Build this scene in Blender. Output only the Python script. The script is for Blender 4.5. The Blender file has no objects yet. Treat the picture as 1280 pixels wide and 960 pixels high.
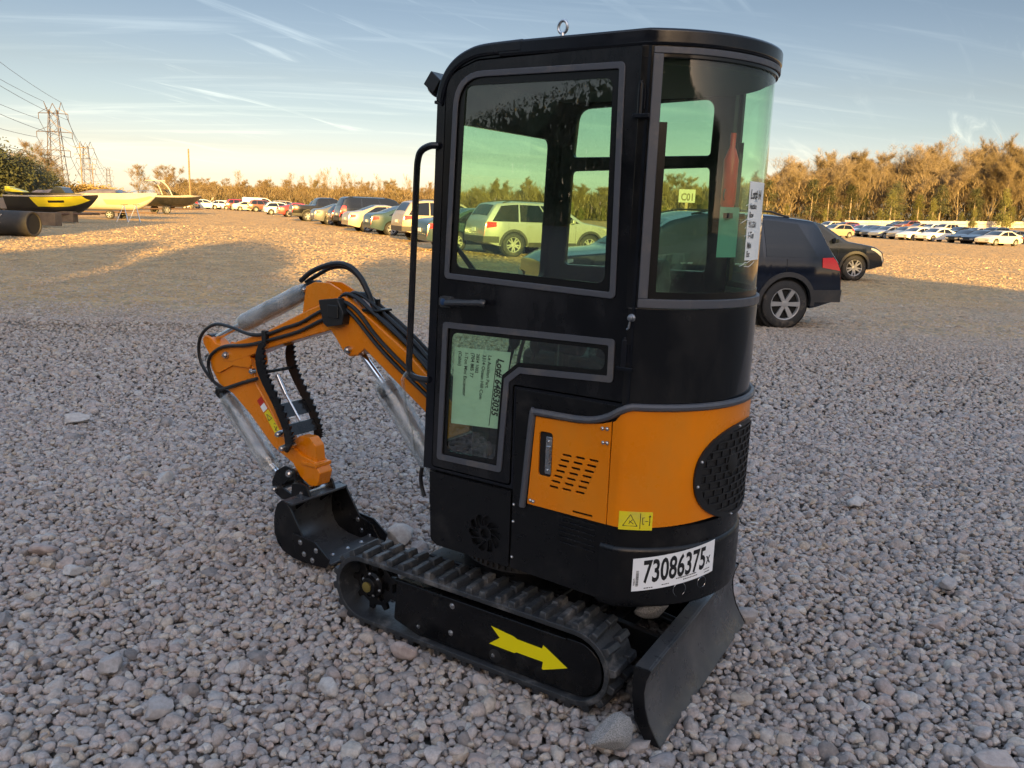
import bpy, bmesh, math, random
from math import sin, cos, pi, radians, sqrt, atan2, tan
from mathutils import Vector, Matrix, Quaternion
from mathutils.geometry import tessellate_polygon, delaunay_2d_cdt
from mathutils import noise as mnoise

SC = bpy.context.scene
COL = SC.collection
SUN_E = 3.0; SKY_S = .12; EXPO = 2.7
SKY = ((0., (1.25, 1.2, 1.45)), (.012, (1., .97, 1.22)), (.025, (.64, .62, .82)), (.058, (.35, .325, .40)), (.096, (.255, .24, .275)), (.133, (.222, .20, .215)), (.179, (.19, .175, .19)), (.224, (.165, .155, .168)), (.34, (.36, .335, .35)), (.6, (1.02, .90, .84)))
R = random.Random(7)

# ------------------------------------------------------------------ materials
MATS = {}
def mat(name, col, rough=.5, metal=0., coat=0., var=None, vscale=6., vcontrast=(.35, .65), rvar=0., bump=0., bscale=60., spec=.5, dust=None, dscale=3., emis=None, coords='Object', streak=False):
    """Principled paint with optional noise colour wear, roughness variation, dust and bump."""
    if name in MATS: return MATS[name]
    m = bpy.data.materials.new(name); m.use_nodes = True
    nt = m.node_tree; b = nt.nodes['Principled BSDF']
    b.inputs['Base Color'].default_value = (*col, 1); b.inputs['Roughness'].default_value = rough
    b.inputs['Metallic'].default_value = metal; b.inputs['Coat Weight'].default_value = coat
    b.inputs['Coat Roughness'].default_value = .08
    b.inputs['Specular IOR Level'].default_value = spec
    L = nt.links.new
    if var or rvar or bump or dust:
        tc = nt.nodes.new('ShaderNodeTexCoord')
        def noise(sc, det=6., rg=.6):
            n = nt.nodes.new('ShaderNodeTexNoise'); n.inputs['Scale'].default_value = sc
            n.inputs['Detail'].default_value = det; n.inputs['Roughness'].default_value = rg
            L(tc.outputs[coords], n.inputs['Vector']); return n
        out = None
        if var:
            n = noise(vscale); r = nt.nodes.new('ShaderNodeMapRange')
            r.inputs[1].default_value, r.inputs[2].default_value = vcontrast
            L(n.outputs['Fac'], r.inputs[0])
            mx = nt.nodes.new('ShaderNodeMix'); mx.data_type = 'RGBA'
            mx.inputs['A'].default_value = (*col, 1); mx.inputs['B'].default_value = (*var, 1)
            L(r.outputs[0], mx.inputs['Factor']); out = mx.outputs['Result']
        if dust:
            n = noise(dscale, 9., .7)
            if streak:
                mp = nt.nodes.new('ShaderNodeMapping'); mp.inputs['Scale'].default_value = (1., 1., .55); L(tc.outputs[coords], mp.inputs['Vector']); L(mp.outputs[0], n.inputs['Vector'])
            r = nt.nodes.new('ShaderNodeMapRange')
            r.inputs[1].default_value, r.inputs[2].default_value = (.44, .74) if streak else (.52, .82)
            L(n.outputs['Fac'], r.inputs[0])
            mx = nt.nodes.new('ShaderNodeMix'); mx.data_type = 'RGBA'
            mx.inputs['A'].default_value = (*col, 1); mx.inputs['B'].default_value = (*dust, 1)
            if out: L(out, mx.inputs['A'])
            L(r.outputs[0], mx.inputs['Factor']); out = mx.outputs['Result']
        if out: L(out, b.inputs['Base Color'])
        if rvar:
            n = noise(vscale * 2.3, 8., .65); r = nt.nodes.new('ShaderNodeMapRange')
            r.inputs[1].default_value, r.inputs[2].default_value = .3, .7
            r.inputs[3].default_value, r.inputs[4].default_value = max(.03, rough - rvar), min(1, rough + rvar)
            L(n.outputs['Fac'], r.inputs[0]); L(r.outputs[0], b.inputs['Roughness'])
        if bump:
            n = noise(bscale); bp = nt.nodes.new('ShaderNodeBump'); bp.inputs['Strength'].default_value = bump
            bp.inputs['Distance'].default_value = .01
            L(n.outputs['Fac'], bp.inputs['Height']); L(bp.outputs['Normal'], b.inputs['Normal'])
    if emis:
        b.inputs['Emission Color'].default_value = (*emis[:3], 1); b.inputs['Emission Strength'].default_value = emis[3]
    MATS[name] = m
    return m
def glassmat(name, tint, refl=1.0, rough=.01, bump=0., ior=1.5, dust=0., dcol=(.35, .33, .3), fm=3.4, bs=.5):
    """Thin tinted pane: tinted transparency plus Fresnel reflection, a film of dust."""
    if name in MATS: return MATS[name]
    m = bpy.data.materials.new(name); m.use_nodes = True; nt = m.node_tree; nt.nodes.clear(); L = nt.links.new
    o = nt.nodes.new('ShaderNodeOutputMaterial'); t = nt.nodes.new('ShaderNodeBsdfTransparent'); t.inputs[0].default_value = (*tint, 1)
    g = nt.nodes.new('ShaderNodeBsdfGlossy'); g.inputs['Roughness'].default_value = rough; g.inputs['Color'].default_value = (refl, refl, refl, 1)
    lw_ = nt.nodes.new('ShaderNodeLayerWeight'); lw_.inputs['Blend'].default_value = .5; ge = nt.nodes.new('ShaderNodeNewGeometry'); f0 = ((ior - 1) / (ior + 1)) ** 2 * fm
    def mt(op, x, y):
        n = nt.nodes.new('ShaderNodeMath'); n.operation = op
        for i, v in enumerate((x, y)):
            if isinstance(v, (int, float)): n.inputs[i].default_value = v
            else: L(v, n.inputs[i])
        return n.outputs[0]
    sch = mt('ADD', mt('MULTIPLY', mt('POWER', lw_.outputs['Facing'], 5.), 1 - f0), f0)
    front = mt('MULTIPLY', sch, mt('SUBTRACT', 1., ge.outputs['Backfacing']))
    class f: outputs = [front]
    mx = nt.nodes.new('ShaderNodeMixShader'); L(f.outputs[0], mx.inputs[0]); L(t.outputs[0], mx.inputs[1]); L(g.outputs[0], mx.inputs[2])
    last = mx
    tc = nt.nodes.new('ShaderNodeTexCoord')
    if bump:
        n = nt.nodes.new('ShaderNodeTexNoise'); n.inputs['Scale'].default_value = bump; L(tc.outputs['Object'], n.inputs['Vector'])
        bp = nt.nodes.new('ShaderNodeBump'); bp.inputs['Strength'].default_value = bs; bp.inputs['Distance'].default_value = .02
        L(n.outputs['Fac'], bp.inputs['Height']); L(bp.outputs['Normal'], g.inputs['Normal'])
    if dust:
        n = nt.nodes.new('ShaderNodeTexNoise'); n.inputs['Scale'].default_value = 5; n.inputs['Detail'].default_value = 9; n.inputs['Roughness'].default_value = .7
        L(tc.outputs['Object'], n.inputs['Vector'])
        r = nt.nodes.new('ShaderNodeMapRange'); r.inputs[1].default_value, r.inputs[2].default_value = .35, .8; r.inputs[3].default_value, r.inputs[4].default_value = 0., dust
        L(n.outputs['Fac'], r.inputs[0])
        d = nt.nodes.new('ShaderNodeBsdfDiffuse'); d.inputs[0].default_value = (*dcol, 1)
        m2 = nt.nodes.new('ShaderNodeMixShader'); L(r.outputs[0], m2.inputs[0]); L(mx.outputs[0], m2.inputs[1]); L(d.outputs[0], m2.inputs[2]); last = m2
    L(last.outputs[0], o.inputs[0]); MATS[name] = m; return m

ORANGE = mat('orange_paint', (.72, .205, .0015), .30, coat=.25, spec=.3, var=(.64, .175, .0015), vscale=3, rvar=.1, dust=(.60, .205, .014), dscale=4, streak=True)
BLACKP = mat('black_paint', (.0042, .0045, .006), .20, rvar=.09, vscale=5, spec=.36, dust=(.030, .030, .032), dscale=2.6, streak=True)
BLACKM = mat('black_satin_steel', (.0052, .0053, .0062), .34, rvar=.12, vscale=9, spec=.32, dust=(.030, .028, .027), dscale=6, bump=.05, bscale=90)
DARK = mat('dark_void', (.004, .004, .004), .8)
RUBBERG = mat('grey_rubber_seal', (.062, .066, .078), .5, rvar=.12, vscale=12, dust=(.15, .13, .11), dscale=8)
RUBBER = mat('track_rubber', (.022, .024, .027), .5, rvar=.15, vscale=10, dust=(.22, .21, .20), dscale=9, bump=.25, bscale=70)
STEEL = mat('bright_steel', (.55, .55, .56), .28, metal=1., rvar=.1, vscale=20)
CHROME = mat('chrome_rod', (.75, .75, .77), .1, metal=1.)
PLASTIC = mat('black_plastic', (.008, .008, .009), .45, rvar=.1, vscale=15)
HOSE = mat('hose_rubber', (.007, .007, .008), .42, rvar=.1, vscale=30)
YELLOW = mat('yellow_decal', (.72, .60, .015), .45, dust=(.5, .42, .1), dscale=8)
WHITE = mat('white_vinyl', (.78, .79, .80), .45, dust=(.6, .6, .6), dscale=6)
INK = mat('black_ink', (.008, .008, .01), .5)
RED = mat('red_decal', (.45, .02, .015), .4)
PAPER = mat('lot_paper', (.80, .82, .80), .8, var=(.70, .73, .71), vscale=7)
SEATM = mat('black_vinyl_seat', (.02, .021, .023), .5, bump=.2, bscale=120)
GLASS = glassmat('cab_glass', (.825, .94, .83), dust=.03)
GLASSR = glassmat('rear_cab_glass', (.83, .945, .835), dust=.05, fm=1.8)
WRAP = glassmat('bubble_wrap', (.93, .94, .94), rough=.22, bump=42, ior=1.5, dust=.62, dcol=(.66, .67, .67), fm=2.6, bs=.22)
FILM = glassmat('plastic_film', (.94, .95, .94), rough=.1, bump=16, ior=1.8, dust=.16, dcol=(.6, .62, .6))

SEATW = glassmat('seat_cover_film', (.9, .93, .91), rough=.14, bump=14, ior=1.9, dust=.42, dcol=(.55, .58, .55))
# ------------------------------------------------------------------ mesh builder
def frame_of(d):
    d = Vector(d).normalized()
    a = Vector((0, 0, 1)) if abs(d.z) < .9 else Vector((1, 0, 0))
    u = d.cross(a).normalized(); return u, d.cross(u).normalized(), d
class G:
    def __init__(s): s.v = []; s.f = []; s.mi = []; s.cur = 0
    def add(s, vs, fs):
        o = len(s.v); s.v += [tuple(p) for p in vs]
        s.f += [tuple(i + o for i in f) for f in fs]; s.mi += [s.cur] * len(fs); return s
    def box(s, c, d, M=None):
        c = Vector(c); h = [x / 2 for x in d]; P = []
        for x in (-1, 1):
            for y in (-1, 1):
                for z in (-1, 1):
                    p = Vector((x * h[0], y * h[1], z * h[2])); P.append(c + (M @ p if M else p))
        return s.add(P, [(0, 1, 3, 2), (4, 6, 7, 5), (0, 4, 5, 1), (2, 3, 7, 6), (0, 2, 6, 4), (1, 5, 7, 3)])
    def bb(s, x0, x1, y0, y1, z0, z1): return s.box(((x0 + x1) / 2, (y0 + y1) / 2, (z0 + z1) / 2), (abs(x1 - x0), abs(y1 - y0), abs(z1 - z0)))
    def plate(s, outer, front, back, holes=()):
        """2-D outline with holes; front(u,v) and back(u,v) give the two 3-D faces."""
        loops = [list(outer)] + [list(h) for h in holes]
        def area(P): return sum(P[i - 1][0] * P[i][1] - P[i][0] * P[i - 1][1] for i in range(len(P)))
        loops = [(l if (area(l) > 0) == (k == 0) else l[::-1]) for k, l in enumerate(loops)]
        if len(loops) == 1: tri = [tuple(range(len(loops[0])))]
        else:
            flat = [Vector(p) for l in loops for p in l]; E_ = []; k = 0
            for l in loops: E_ += [(k + i, k + (i + 1) % len(l)) for i in range(len(l))]; k += len(l)
            cv, ce, cf, ov_, oe_, of_ = delaunay_2d_cdt(flat, E_, [], 1, 1e-7)
            mp = [o[0] if o else 0 for o in ov_]; tri = []
            def inside(p, P):
                c = False
                for i in range(len(P)):
                    a, b = P[i - 1], P[i]
                    if (a[1] > p[1]) != (b[1] > p[1]) and p[0] < (b[0] - a[0]) * (p[1] - a[1]) / (b[1] - a[1]) + a[0]: c = not c
                return c
            for f in cf:
                m = sum((cv[i] for i in f), Vector((0, 0))) / len(f)
                if inside(m, loops[0]) and not any(inside(m, h) for h in loops[1:]): tri.append(tuple(mp[i] for i in f))
        pts = [p for l in loops for p in l]; n = len(pts)
        vs = [front(*p) for p in pts] + [back(*p) for p in pts]; fs = []
        for q in tri:
            fs.append(tuple(q)); fs.append(tuple(i + n for i in q[::-1]))
        k = 0
        for l in loops:
            m = len(l)
            for i in range(m):
                a, b = k + i, k + (i + 1) % m; fs.append((a, b, b + n, a + n))
            k += m
        return s.add(vs, fs)
    def plateY(s, outer, y0, y1, holes=()): return s.plate(outer, lambda u, v: (u, y1, v), lambda u, v: (u, y0, v), holes)
    def plateX(s, outer, x0, x1, holes=()): return s.plate(outer, lambda u, v: (x1, u, v), lambda u, v: (x0, u, v), holes)
    def plateZ(s, outer, z0, z1, holes=()): return s.plate(outer, lambda u, v: (u, v, z1), lambda u, v: (u, v, z0), holes)
    def tube(s, pts, r, n=8, caps=True, closed=False, flat=1.):
        pts = [Vector(p) for p in pts]; m = len(pts); rr = r if isinstance(r, (list, tuple)) else [r] * m
        T = []
        for i in range(m):
            if closed: d = pts[(i + 1) % m] - pts[i - 1]
            else: d = pts[min(i + 1, m - 1)] - pts[max(i - 1, 0)]
            T.append(d.normalized() if d.length > 1e-9 else Vector((0, 0, 1)))
        u, w, _ = frame_of(T[0]); vs = []
        for i in range(m):
            if i: u = (u - T[i] * u.dot(T[i]))
            if u.length < 1e-6: u = frame_of(T[i])[0]
            u.normalize(); w = T[i].cross(u)
            for k in range(n):
                a = 2 * pi * k / n; vs.append(pts[i] + rr[i] * (u * cos(a) + w * sin(a) * flat))
        fs = []
        for i in range(m if closed else m - 1):
            j = (i + 1) % m
            for k in range(n):
                l = (k + 1) % n; fs.append((i * n + k, i * n + l, j * n + l, j * n + k))
        if caps and not closed: fs.append(tuple(range(n))[::-1]); fs.append(tuple(range((m - 1) * n, m * n)))
        return s.add(vs, fs)
    def cyl(s, p0, p1, r, r1=None, n=20): return s.tube([p0, p1], [r, r if r1 is None else r1], n)
    def lathe(s, c, axis, prof, n=24, caps=True):
        """prof: list of (radius, height along the axis)."""
        c = Vector(c); u, w, d = frame_of(axis); vs = []; m = len(prof)
        for r, h in prof:
            for k in range(n):
                a = 2 * pi * k / n; vs.append(c + d * h + max(r, 1e-5) * (u * cos(a) + w * sin(a)))
        fs = [(i * n + k, i * n + (k + 1) % n, (i + 1) * n + (k + 1) % n, (i + 1) * n + k) for i in range(m - 1) for k in range(n)]
        if caps: fs.append(tuple(range(n))[::-1]); fs.append(tuple(range((m - 1) * n, m * n)))
        return s.add(vs, fs)
    def ball(s, c, r, n=12, m=8, sc=(1, 1, 1)):
        c = Vector(c); vs = []
        for i in range(m + 1):
            t = pi * i / m
            for k in range(n):
                a = 2 * pi * k / n; vs.append(c + Vector((r * sc[0] * sin(t) * cos(a), r * sc[1] * sin(t) * sin(a), r * sc[2] * cos(t))))
        return s.add(vs, [(i * n + k, (i + 1) * n + k, (i + 1) * n + (k + 1) % n, i * n + (k + 1) % n) for i in range(m) for k in range(n)])
    def grid(s, fn, us, vs_):
        n = len(vs_); P = [fn(u, v) for u in us for v in vs_]
        return s.add(P, [(i * n + j, (i + 1) * n + j, (i + 1) * n + j + 1, i * n + j + 1) for i in range(len(us) - 1) for j in range(n - 1)])
    def slab(s, fo, fi, us, vs_):
        """closed curved sheet between the outer surface fo(u,v) and the inner one fi(u,v)."""
        n = len(vs_); m = len(us); A = [fo(u, v) for u in us for v in vs_]; B = [fi(u, v) for u in us for v in vs_]; o = len(A); fs = []
        for i in range(m - 1):
            for j in range(n - 1):
                q = (i * n + j, (i + 1) * n + j, (i + 1) * n + j + 1, i * n + j + 1); fs += [q, tuple(x + o for x in q[::-1])]
        for i in range(m - 1):
            a, b = i * n, (i + 1) * n; fs += [(a, a + o, b + o, b), (a + n - 1, b + n - 1, b + n - 1 + o, a + n - 1 + o)]
        for j in range(n - 1):
            a, b = j, j + 1; fs += [(a, b, b + o, a + o)]; a, b = (m - 1) * n + j, (m - 1) * n + j + 1; fs += [(a, a + o, b + o, b)]
        return s.add(A + B, fs)
    def build(s, name, mats, parent=None, bevel=0., seg=2, ang=35., sub=0, recalc=True):
        me = bpy.data.meshes.new(name); me.from_pydata(s.v, [], s.f)
        mats = mats if isinstance(mats, (list, tuple)) else [mats]
        for m in mats: me.materials.append(m)
        if recalc:
            bm = bmesh.new(); bm.from_mesh(me); bmesh.ops.recalc_face_normals(bm, faces=bm.faces); bm.to_mesh(me); bm.free()
        if len(mats) > 1 and len(me.polygons) == len(s.mi): me.polygons.foreach_set('material_index', s.mi)
        if ang > 0:
            me.polygons.foreach_set('use_smooth', [True] * len(me.polygons))
            me.set_sharp_from_angle(angle=radians(ang))
        me.update()
        o = bpy.data.objects.new(name, me); COL.objects.link(o)
        if parent: o.parent = parent
        if bevel:
            b = o.modifiers.new('bevel', 'BEVEL'); b.width = bevel; b.segments = seg; b.limit_method = 'ANGLE'; b.angle_limit = radians(32); b.harden_normals = True
        if sub:
            b = o.modifiers.new('subsurf', 'SUBSURF'); b.levels = sub; b.render_levels = sub
        return o
def empty(name, loc=(0, 0, 0), rz=0., label=None, cat=None, group=None, kind=None, parent=None):
    o = bpy.data.objects.new(name, None); COL.objects.link(o); o.location = loc; o.rotation_euler = (0, 0, rz); o.empty_display_size = .2
    if parent: o.parent = parent
    return tag(o, label, cat, group, kind)
def tag(o, label=None, cat=None, group=None, kind=None):
    if label: o['label'] = label
    if cat: o['category'] = cat
    if group: o['group'] = group
    if kind: o['kind'] = kind
    return o
def copy_tree(o, parent=None):
    c = o.copy(); COL.objects.link(c)
    if parent: c.parent = parent
    for ch in list(o.children): copy_tree(ch, c)
    return c
def rounded(poly, rad, seg=6):
    """round the corners of a 2-D polygon; rad is one radius or one per corner."""
    n = len(poly); out = []
    for i, p in enumerate(poly):
        r = rad[i] if isinstance(rad, (list, tuple)) else rad
        p = Vector(p); a = Vector(poly[i - 1]) - p; b = Vector(poly[(i + 1) % n]) - p
        la, lb = a.length, b.length; a.normalize(); b.normalize()
        th = math.acos(max(-1, min(1, a.dot(b))))
        if r <= 0 or th > pi - .02: out.append(tuple(p)); continue
        t = min(r / tan(th / 2), la * .48, lb * .48); p0, p1 = p + a * t, p + b * t
        for k in range(seg + 1):
            u = k / seg; q = p0 * (1 - u) ** 2 + p * 2 * u * (1 - u) + p1 * u * u; out.append((q.x, q.y))
    return out
def inset(poly, d):
    """offset a 2-D polygon inwards by d (outwards if negative)."""
    n = len(poly); A = sum(poly[i - 1][0] * poly[i][1] - poly[i][0] * poly[i - 1][1] for i in range(n)); sg = 1 if A > 0 else -1; out = []
    for i in range(n):
        p, a, b = Vector(poly[i]), Vector(poly[i - 1]), Vector(poly[(i + 1) % n])
        e0, e1 = (p - a).normalized(), (b - p).normalized()
        n0, n1 = Vector((-e0.y, e0.x)) * sg, Vector((-e1.y, e1.x)) * sg
        m = n0 + n1
        k = d / max(.35, (1 + n0.dot(n1))); out.append((p.x + m.x * k, p.y + m.y * k))
    return out
def rin(raw, rad, d):
    return rounded(inset(raw, d), [max(r - d, .007) if r > 0 else 0 for r in rad], 8)
def circ(c, r, n=24, r2=None): return [(c[0] + r * cos(2 * pi * k / n), c[1] + (r2 or r) * sin(2 * pi * k / n)) for k in range(n)]
def smooth_path(pts, k=6):
    P = [Vector(p) for p in pts]; P = [P[0] * 2 - P[1]] + P + [P[-1] * 2 - P[-2]]; out = []
    for i in range(1, len(P) - 2):
        for j in range(k):
            t = j / k; a, b, c, d = P[i - 1:i + 3]
            out.append(.5 * (2 * b + (c - a) * t + (2 * a - 5 * b + 4 * c - d) * t * t + (3 * b - a - 3 * c + d) * t ** 3))
    out.append(P[-2]); return out
def text2d(body, size=1., bold=0., sx=1., shear=0.):
    cu = bpy.data.curves.new('t', 'FONT'); cu.body = body; cu.size = size; cu.offset = bold; cu.resolution_u = 3; cu.shear = shear
    o = bpy.data.objects.new('t', cu); COL.objects.link(o); bpy.context.view_layer.update()
    me = o.to_mesh(); vs = [(v.co.x * sx, v.co.y) for v in me.vertices]; fs = [tuple(p.vertices) for p in me.polygons]
    o.to_mesh_clear(); bpy.data.objects.remove(o); bpy.data.curves.remove(cu); return vs, fs
def lin(a, b, n): return [a + (b - a) * i / n for i in range(n + 1)]
def sstep(x, a, b):
    t = max(0., min(1., (x - a) / (b - a))); return t * t * (3 - 2 * t)

# ------------------------------------------------------------------ camera
HC = 1.7; FPX = 1050.; ROLL = radians(2.1); PITCH = math.atan(217 / 1050.)
cam = bpy.data.cameras.new('camera'); camo = bpy.data.objects.new('camera', cam); COL.objects.link(camo); SC.camera = camo
cam.sensor_width = 36; cam.sensor_fit = 'HORIZONTAL'; cam.lens = 36 * FPX / 1280; cam.clip_start = .1; cam.clip_end = 6000
fw = Vector((0, cos(PITCH), -sin(PITCH))); r0 = Vector((1, 0, 0)); u0 = Vector((0, sin(PITCH), cos(PITCH)))
cr = cos(ROLL) * r0 + sin(ROLL) * u0; cu_ = -sin(ROLL) * r0 + cos(ROLL) * u0
camo.matrix_world = Matrix(((cr.x, cu_.x, -fw.x, 0), (cr.y, cu_.y, -fw.y, 0), (cr.z, cu_.z, -fw.z, HC), (0, 0, 0, 1)))

# ------------------------------------------------------------------ terrain
def gz(x, y):
    a = .26 * sstep(y, 15, 30) * (1 - sstep(x, 3, 10)) * (1 - .5 * sstep(-x, 20, 26))
    b = 1.8 * max(0, (x - 38) / 64) * sstep(y, 100, 168) if x > 38 else 0
    return a + min(b, 3.5)
def at(px, py, lift=0.):
    """the ground point seen at a photo pixel (gentle terrain: iterate)."""
    d = fw + cr * (px - 640) / FPX - cu_ * (py - 480) / FPX; z = 0.
    for _ in range(6):
        t = (z + lift - HC) / d.z if d.z < -1e-4 else 400.
        t = min(t, 400.); x, y = d.x * t, d.y * t; z = gz(x, y)
    return Vector((x, y, z))
# ================================================================== the mini excavator (local axes: x to the bucket, y to the door side, z up)
EX = empty('mini_excavator', (.086, 3.337, 0), radians(147), 'new orange and black mini excavator with enclosed glazed cab standing on the gravel', 'excavator')
RHO, CX = .44123, -.41377
def arc(th, z, off=0.):
    a = radians(th); return (CX + (RHO + off) * cos(a), (RHO + off) * sin(a), z)
def plan(off=0., x0=.21, a0=115., n=28, hy=.40):
    """D-shaped plan outline, counter-clockwise seen from above, starting at the front on the door side."""
    P = [(x0, hy + off)]
    for i in range(n + 1):
        t = a0 + (360 - 2 * a0) * i / n; p = arc(t, 0, off); P.append((p[0], max(-hy - off, min(hy + off, p[1]))))
    P.append((x0, -hy - off)); return P
# ---- superstructure core and lower side panels
g = G(); g.plateZ(plan(-.012, -.176), .405, 1.085); g.plateZ([(.195, .388), (-.174, .388), (-.174, -.388), (.195, -.388)], .425, .712)
g.build('body_frame', BLACKM, EX, bevel=.006)
fan = []
for k in range(10):
    a = 2 * pi * k / 10; pr = []
    for r, da in ((.030, -.12), (.048, .02), (.066, .26), (.074, .50), (.070, .74), (.054, .66), (.040, .52), (.030, .34)):
        pr.append((-.062 + r * cos(a + da), .512 + r * sin(a + da)))
    fan.append(pr)
fan.append(circ((-.062, .512), .019, 16))
g = G(); g.plateY(rounded([(.196, .430), (.205, .702), (-.172, .702), (-.172, .408), (.165, .408)], [.02, 0, 0, 0, .02]), .396, .404, fan)
sp = g.build('lower_side_panel', BLACKM, EX, bevel=.0015, seg=1)
g = G(); g.plateY([(-.178, .408), (-.178, 1.085), (-.597, 1.085), (-.597, .60), (-.545, .60), (-.545, .395)], .394, .402)
rp = g.build('rear_side_panel', BLACKM, EX, bevel=.002)
g = G()
for k in range(6):
    z = .660 - k * .0195; x0, x1 = -.383 + .002 * k - .006 * max(0, k - 3), -.523
    g.box(((x0 + x1) / 2, .4035, z), (abs(x1 - x0), .010, .004), Matrix.Rotation(radians(-2), 3, 'Y'))
g.build('louvre', BLACKP, rp)
def screw(x, y, z, ax=(0, 1, 0), r=.0065, name='screw', parent=None, m=None):
    g = G(); g.lathe((x, y, z), ax, [(r * 1.5, 0), (r * 1.5, .0015), (r, .002), (r, .005), (r * .6, .0065)], 10); return g.build(name, m or STEEL, parent)
for x, z in ((-.186, .655), (-.186, .452), (-.186, .59)): screw(x, .402, z, parent=rp, r=.004)
g = G(); g.tube(smooth_path([(.262, .38, .70), (.268, .38, .66), (.262, .38, .62), (.243, .385, .585)]), .008); g.build('drain_hose', HOSE, EX)

# ---- orange engine door on the side
ov = []
for r in range(7):
    for c in range(3):
        x = -.379 - .052 * c + .0085 * r * .9 - .0035; z = .884 - .0205 * r + .001 * c
        ov.append(rounded([(x, z - .0042), (x, z + .0042), (x - .036, z + .0042), (x - .036, z - .0042)], .004, 3))
ov.append(rounded([(-.432, .6855), (-.432, .6935), (-.512, .6935), (-.512, .6855)], .004, 3))
ov.append(rounded([(-.288, .792), (-.288, .952), (-.342, .952), (-.342, .792)], .014, 5))
o_out = [(-.249, .676), (-.270, 1.000), (-.44, 1.004), (-.52, 1.016), (-.5625, 1.030), (-.5640, .6735)]
g = G(); g.plateY(o_out, .406, .414, ov); od = g.build('engine_door', ORANGE, EX, bevel=.0018)
g = G(); g.plateY(rounded([(-.286, .79), (-.286, .955), (-.344, .955), (-.344, .79)], .01), .4035, .4055); g.build('latch_recess', DARK, od)
g = G(); g.plateY(rounded([(-.317, .803), (-.317, .937), (-.341, .937), (-.341, .803)], .004), .407, .417)
g.bb(-.322, -.336, .4165, .4225, .838, .905); lt = g.build('latch', STEEL, od, bevel=.0015)
for z in (.818, .922): screw(-.329, .417, z, r=.003, parent=lt)
for x, z in ((-.531, 1.003), (-.548, 1.004), (-.536, .955), (-.551, .956), (-.262, .692), (-.274, .690)): screw(x, .414, z, parent=od, r=.0045)
# ---- orange rear hood
def hoodpath(s, off, z):
    """s 0..1: a short flat of the door side, then the arc, then the far side flat."""
    if s < .04: t = s / .04; return (-.5665 + (-.6 + .5665 - off * .2) * t, .4035 + off, z)
    if s > .96: t = (1 - s) / .04; return (-.5665 + (-.6 + .5665 - off * .2) * t, -.4035 - off, z)
    t = 115 + 130 * (s - .04) / .92; p = arc(t, z, off + .003)
    return (p[0], max(-.4035 - off, min(.4035 + off, p[1])), z)
def hoodtop(s): return 1.031 + .05 * sstep(s, 0, .055) if s < .5 else 1.031 + .05 * sstep(1 - s, 0, .055)
def hoodbot(s): return .6735 + .018 * sstep(s, .08, .42) - .0
US = [0, .01, .02, .03, .04] + lin(.05, .95, 60) + [.96, .97, .98, .99, 1.]
g = G(); g.slab(lambda s, v: hoodpath(s, .011, hoodbot(min(s, 1 - s)) + (hoodtop(s) - hoodbot(min(s, 1 - s))) * v), lambda s, v: hoodpath(s, .003, hoodbot(min(s, 1 - s)) + (hoodtop(s) - hoodbot(min(s, 1 - s))) * v), US, lin(0, 1, 8))
hood = g.build('engine_hood', ORANGE, EX, bevel=.002, seg=2, ang=40)
# radiator grille: rounded plate with a brick pattern of holes, bent round the hood
GA, GB, GZ = .255, .170, .842
def gq(u, v, off): return arc(180 + math.degrees(u / RHO), GZ + v, off)
def gin(u, v, k=1.): return (abs(u) / (GA * k)) ** 2.3 + (abs(v) / (GB * k)) ** 2.3 < 1
def gedge(a, k=1.):
    c, s_ = cos(a), sin(a); r = ((abs(c) / (GA * k)) ** 2.3 + (abs(s_) / (GB * k)) ** 2.3) ** (-1 / 2.3); return r * c, r * s_
g = G()
g.grid(lambda a, k: gq(*gedge(a, max(k, 1e-3)), .0165), lin(0, 2 * pi, 72), [0, .25, .5, .75, .96]); gb = g.build('radiator_core', mat('radiator_core', (.006, .006, .007), .6, bump=.4, bscale=240), hood)
g = G()
g.slab(lambda a, k: gq(*gedge(a, k), .0235), lambda a, k: gq(*gedge(a, k), .0155), lin(0, 2 * pi, 96), [.90, .95, 1.0])
pz = .027; nrow = int(GB / pz)
for i in range(-nrow, nrow + 1):
    v = i * pz + .006
    um = [u for u in lin(-GA, GA, 120) if gin(u, v, .93)]
    if len(um) < 3: continue
    g.slab(lambda u, w: gq(u, w, .0225), lambda u, w: gq(u, w, .0175), lin(um[0], um[-1], 26), [v - .0026, v + .0026])
    k = -7
    while k < 8:
        u = k * .046 + (.023 if i % 2 else 0); k += 1
        if gin(u, v, .92) and gin(u, v + pz, .92): g.slab(lambda a, w: gq(a, w, .0224), lambda a, w: gq(a, w, .0178), [u - .0028, u + .0028], [v + .003, v + pz - .003])
gr = g.build('radiator_grille', PLASTIC, hood, bevel=0)
g = G(); g.ball(arc(172, GZ + .03, .012), .045, 14, 8, (.3, 1, 1)); g.build('fan_hub', DARK, hood)
for a in (2.9, 1.9, 1.15, 3.14 + .12, 4.35, 5.2):
    u, v = gedge(a, .95); p = gq(u, v, .0235); q = gq(u, v, .03); screw(*p, ax=Vector(q) - Vector(p), r=.004, parent=gr)
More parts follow.
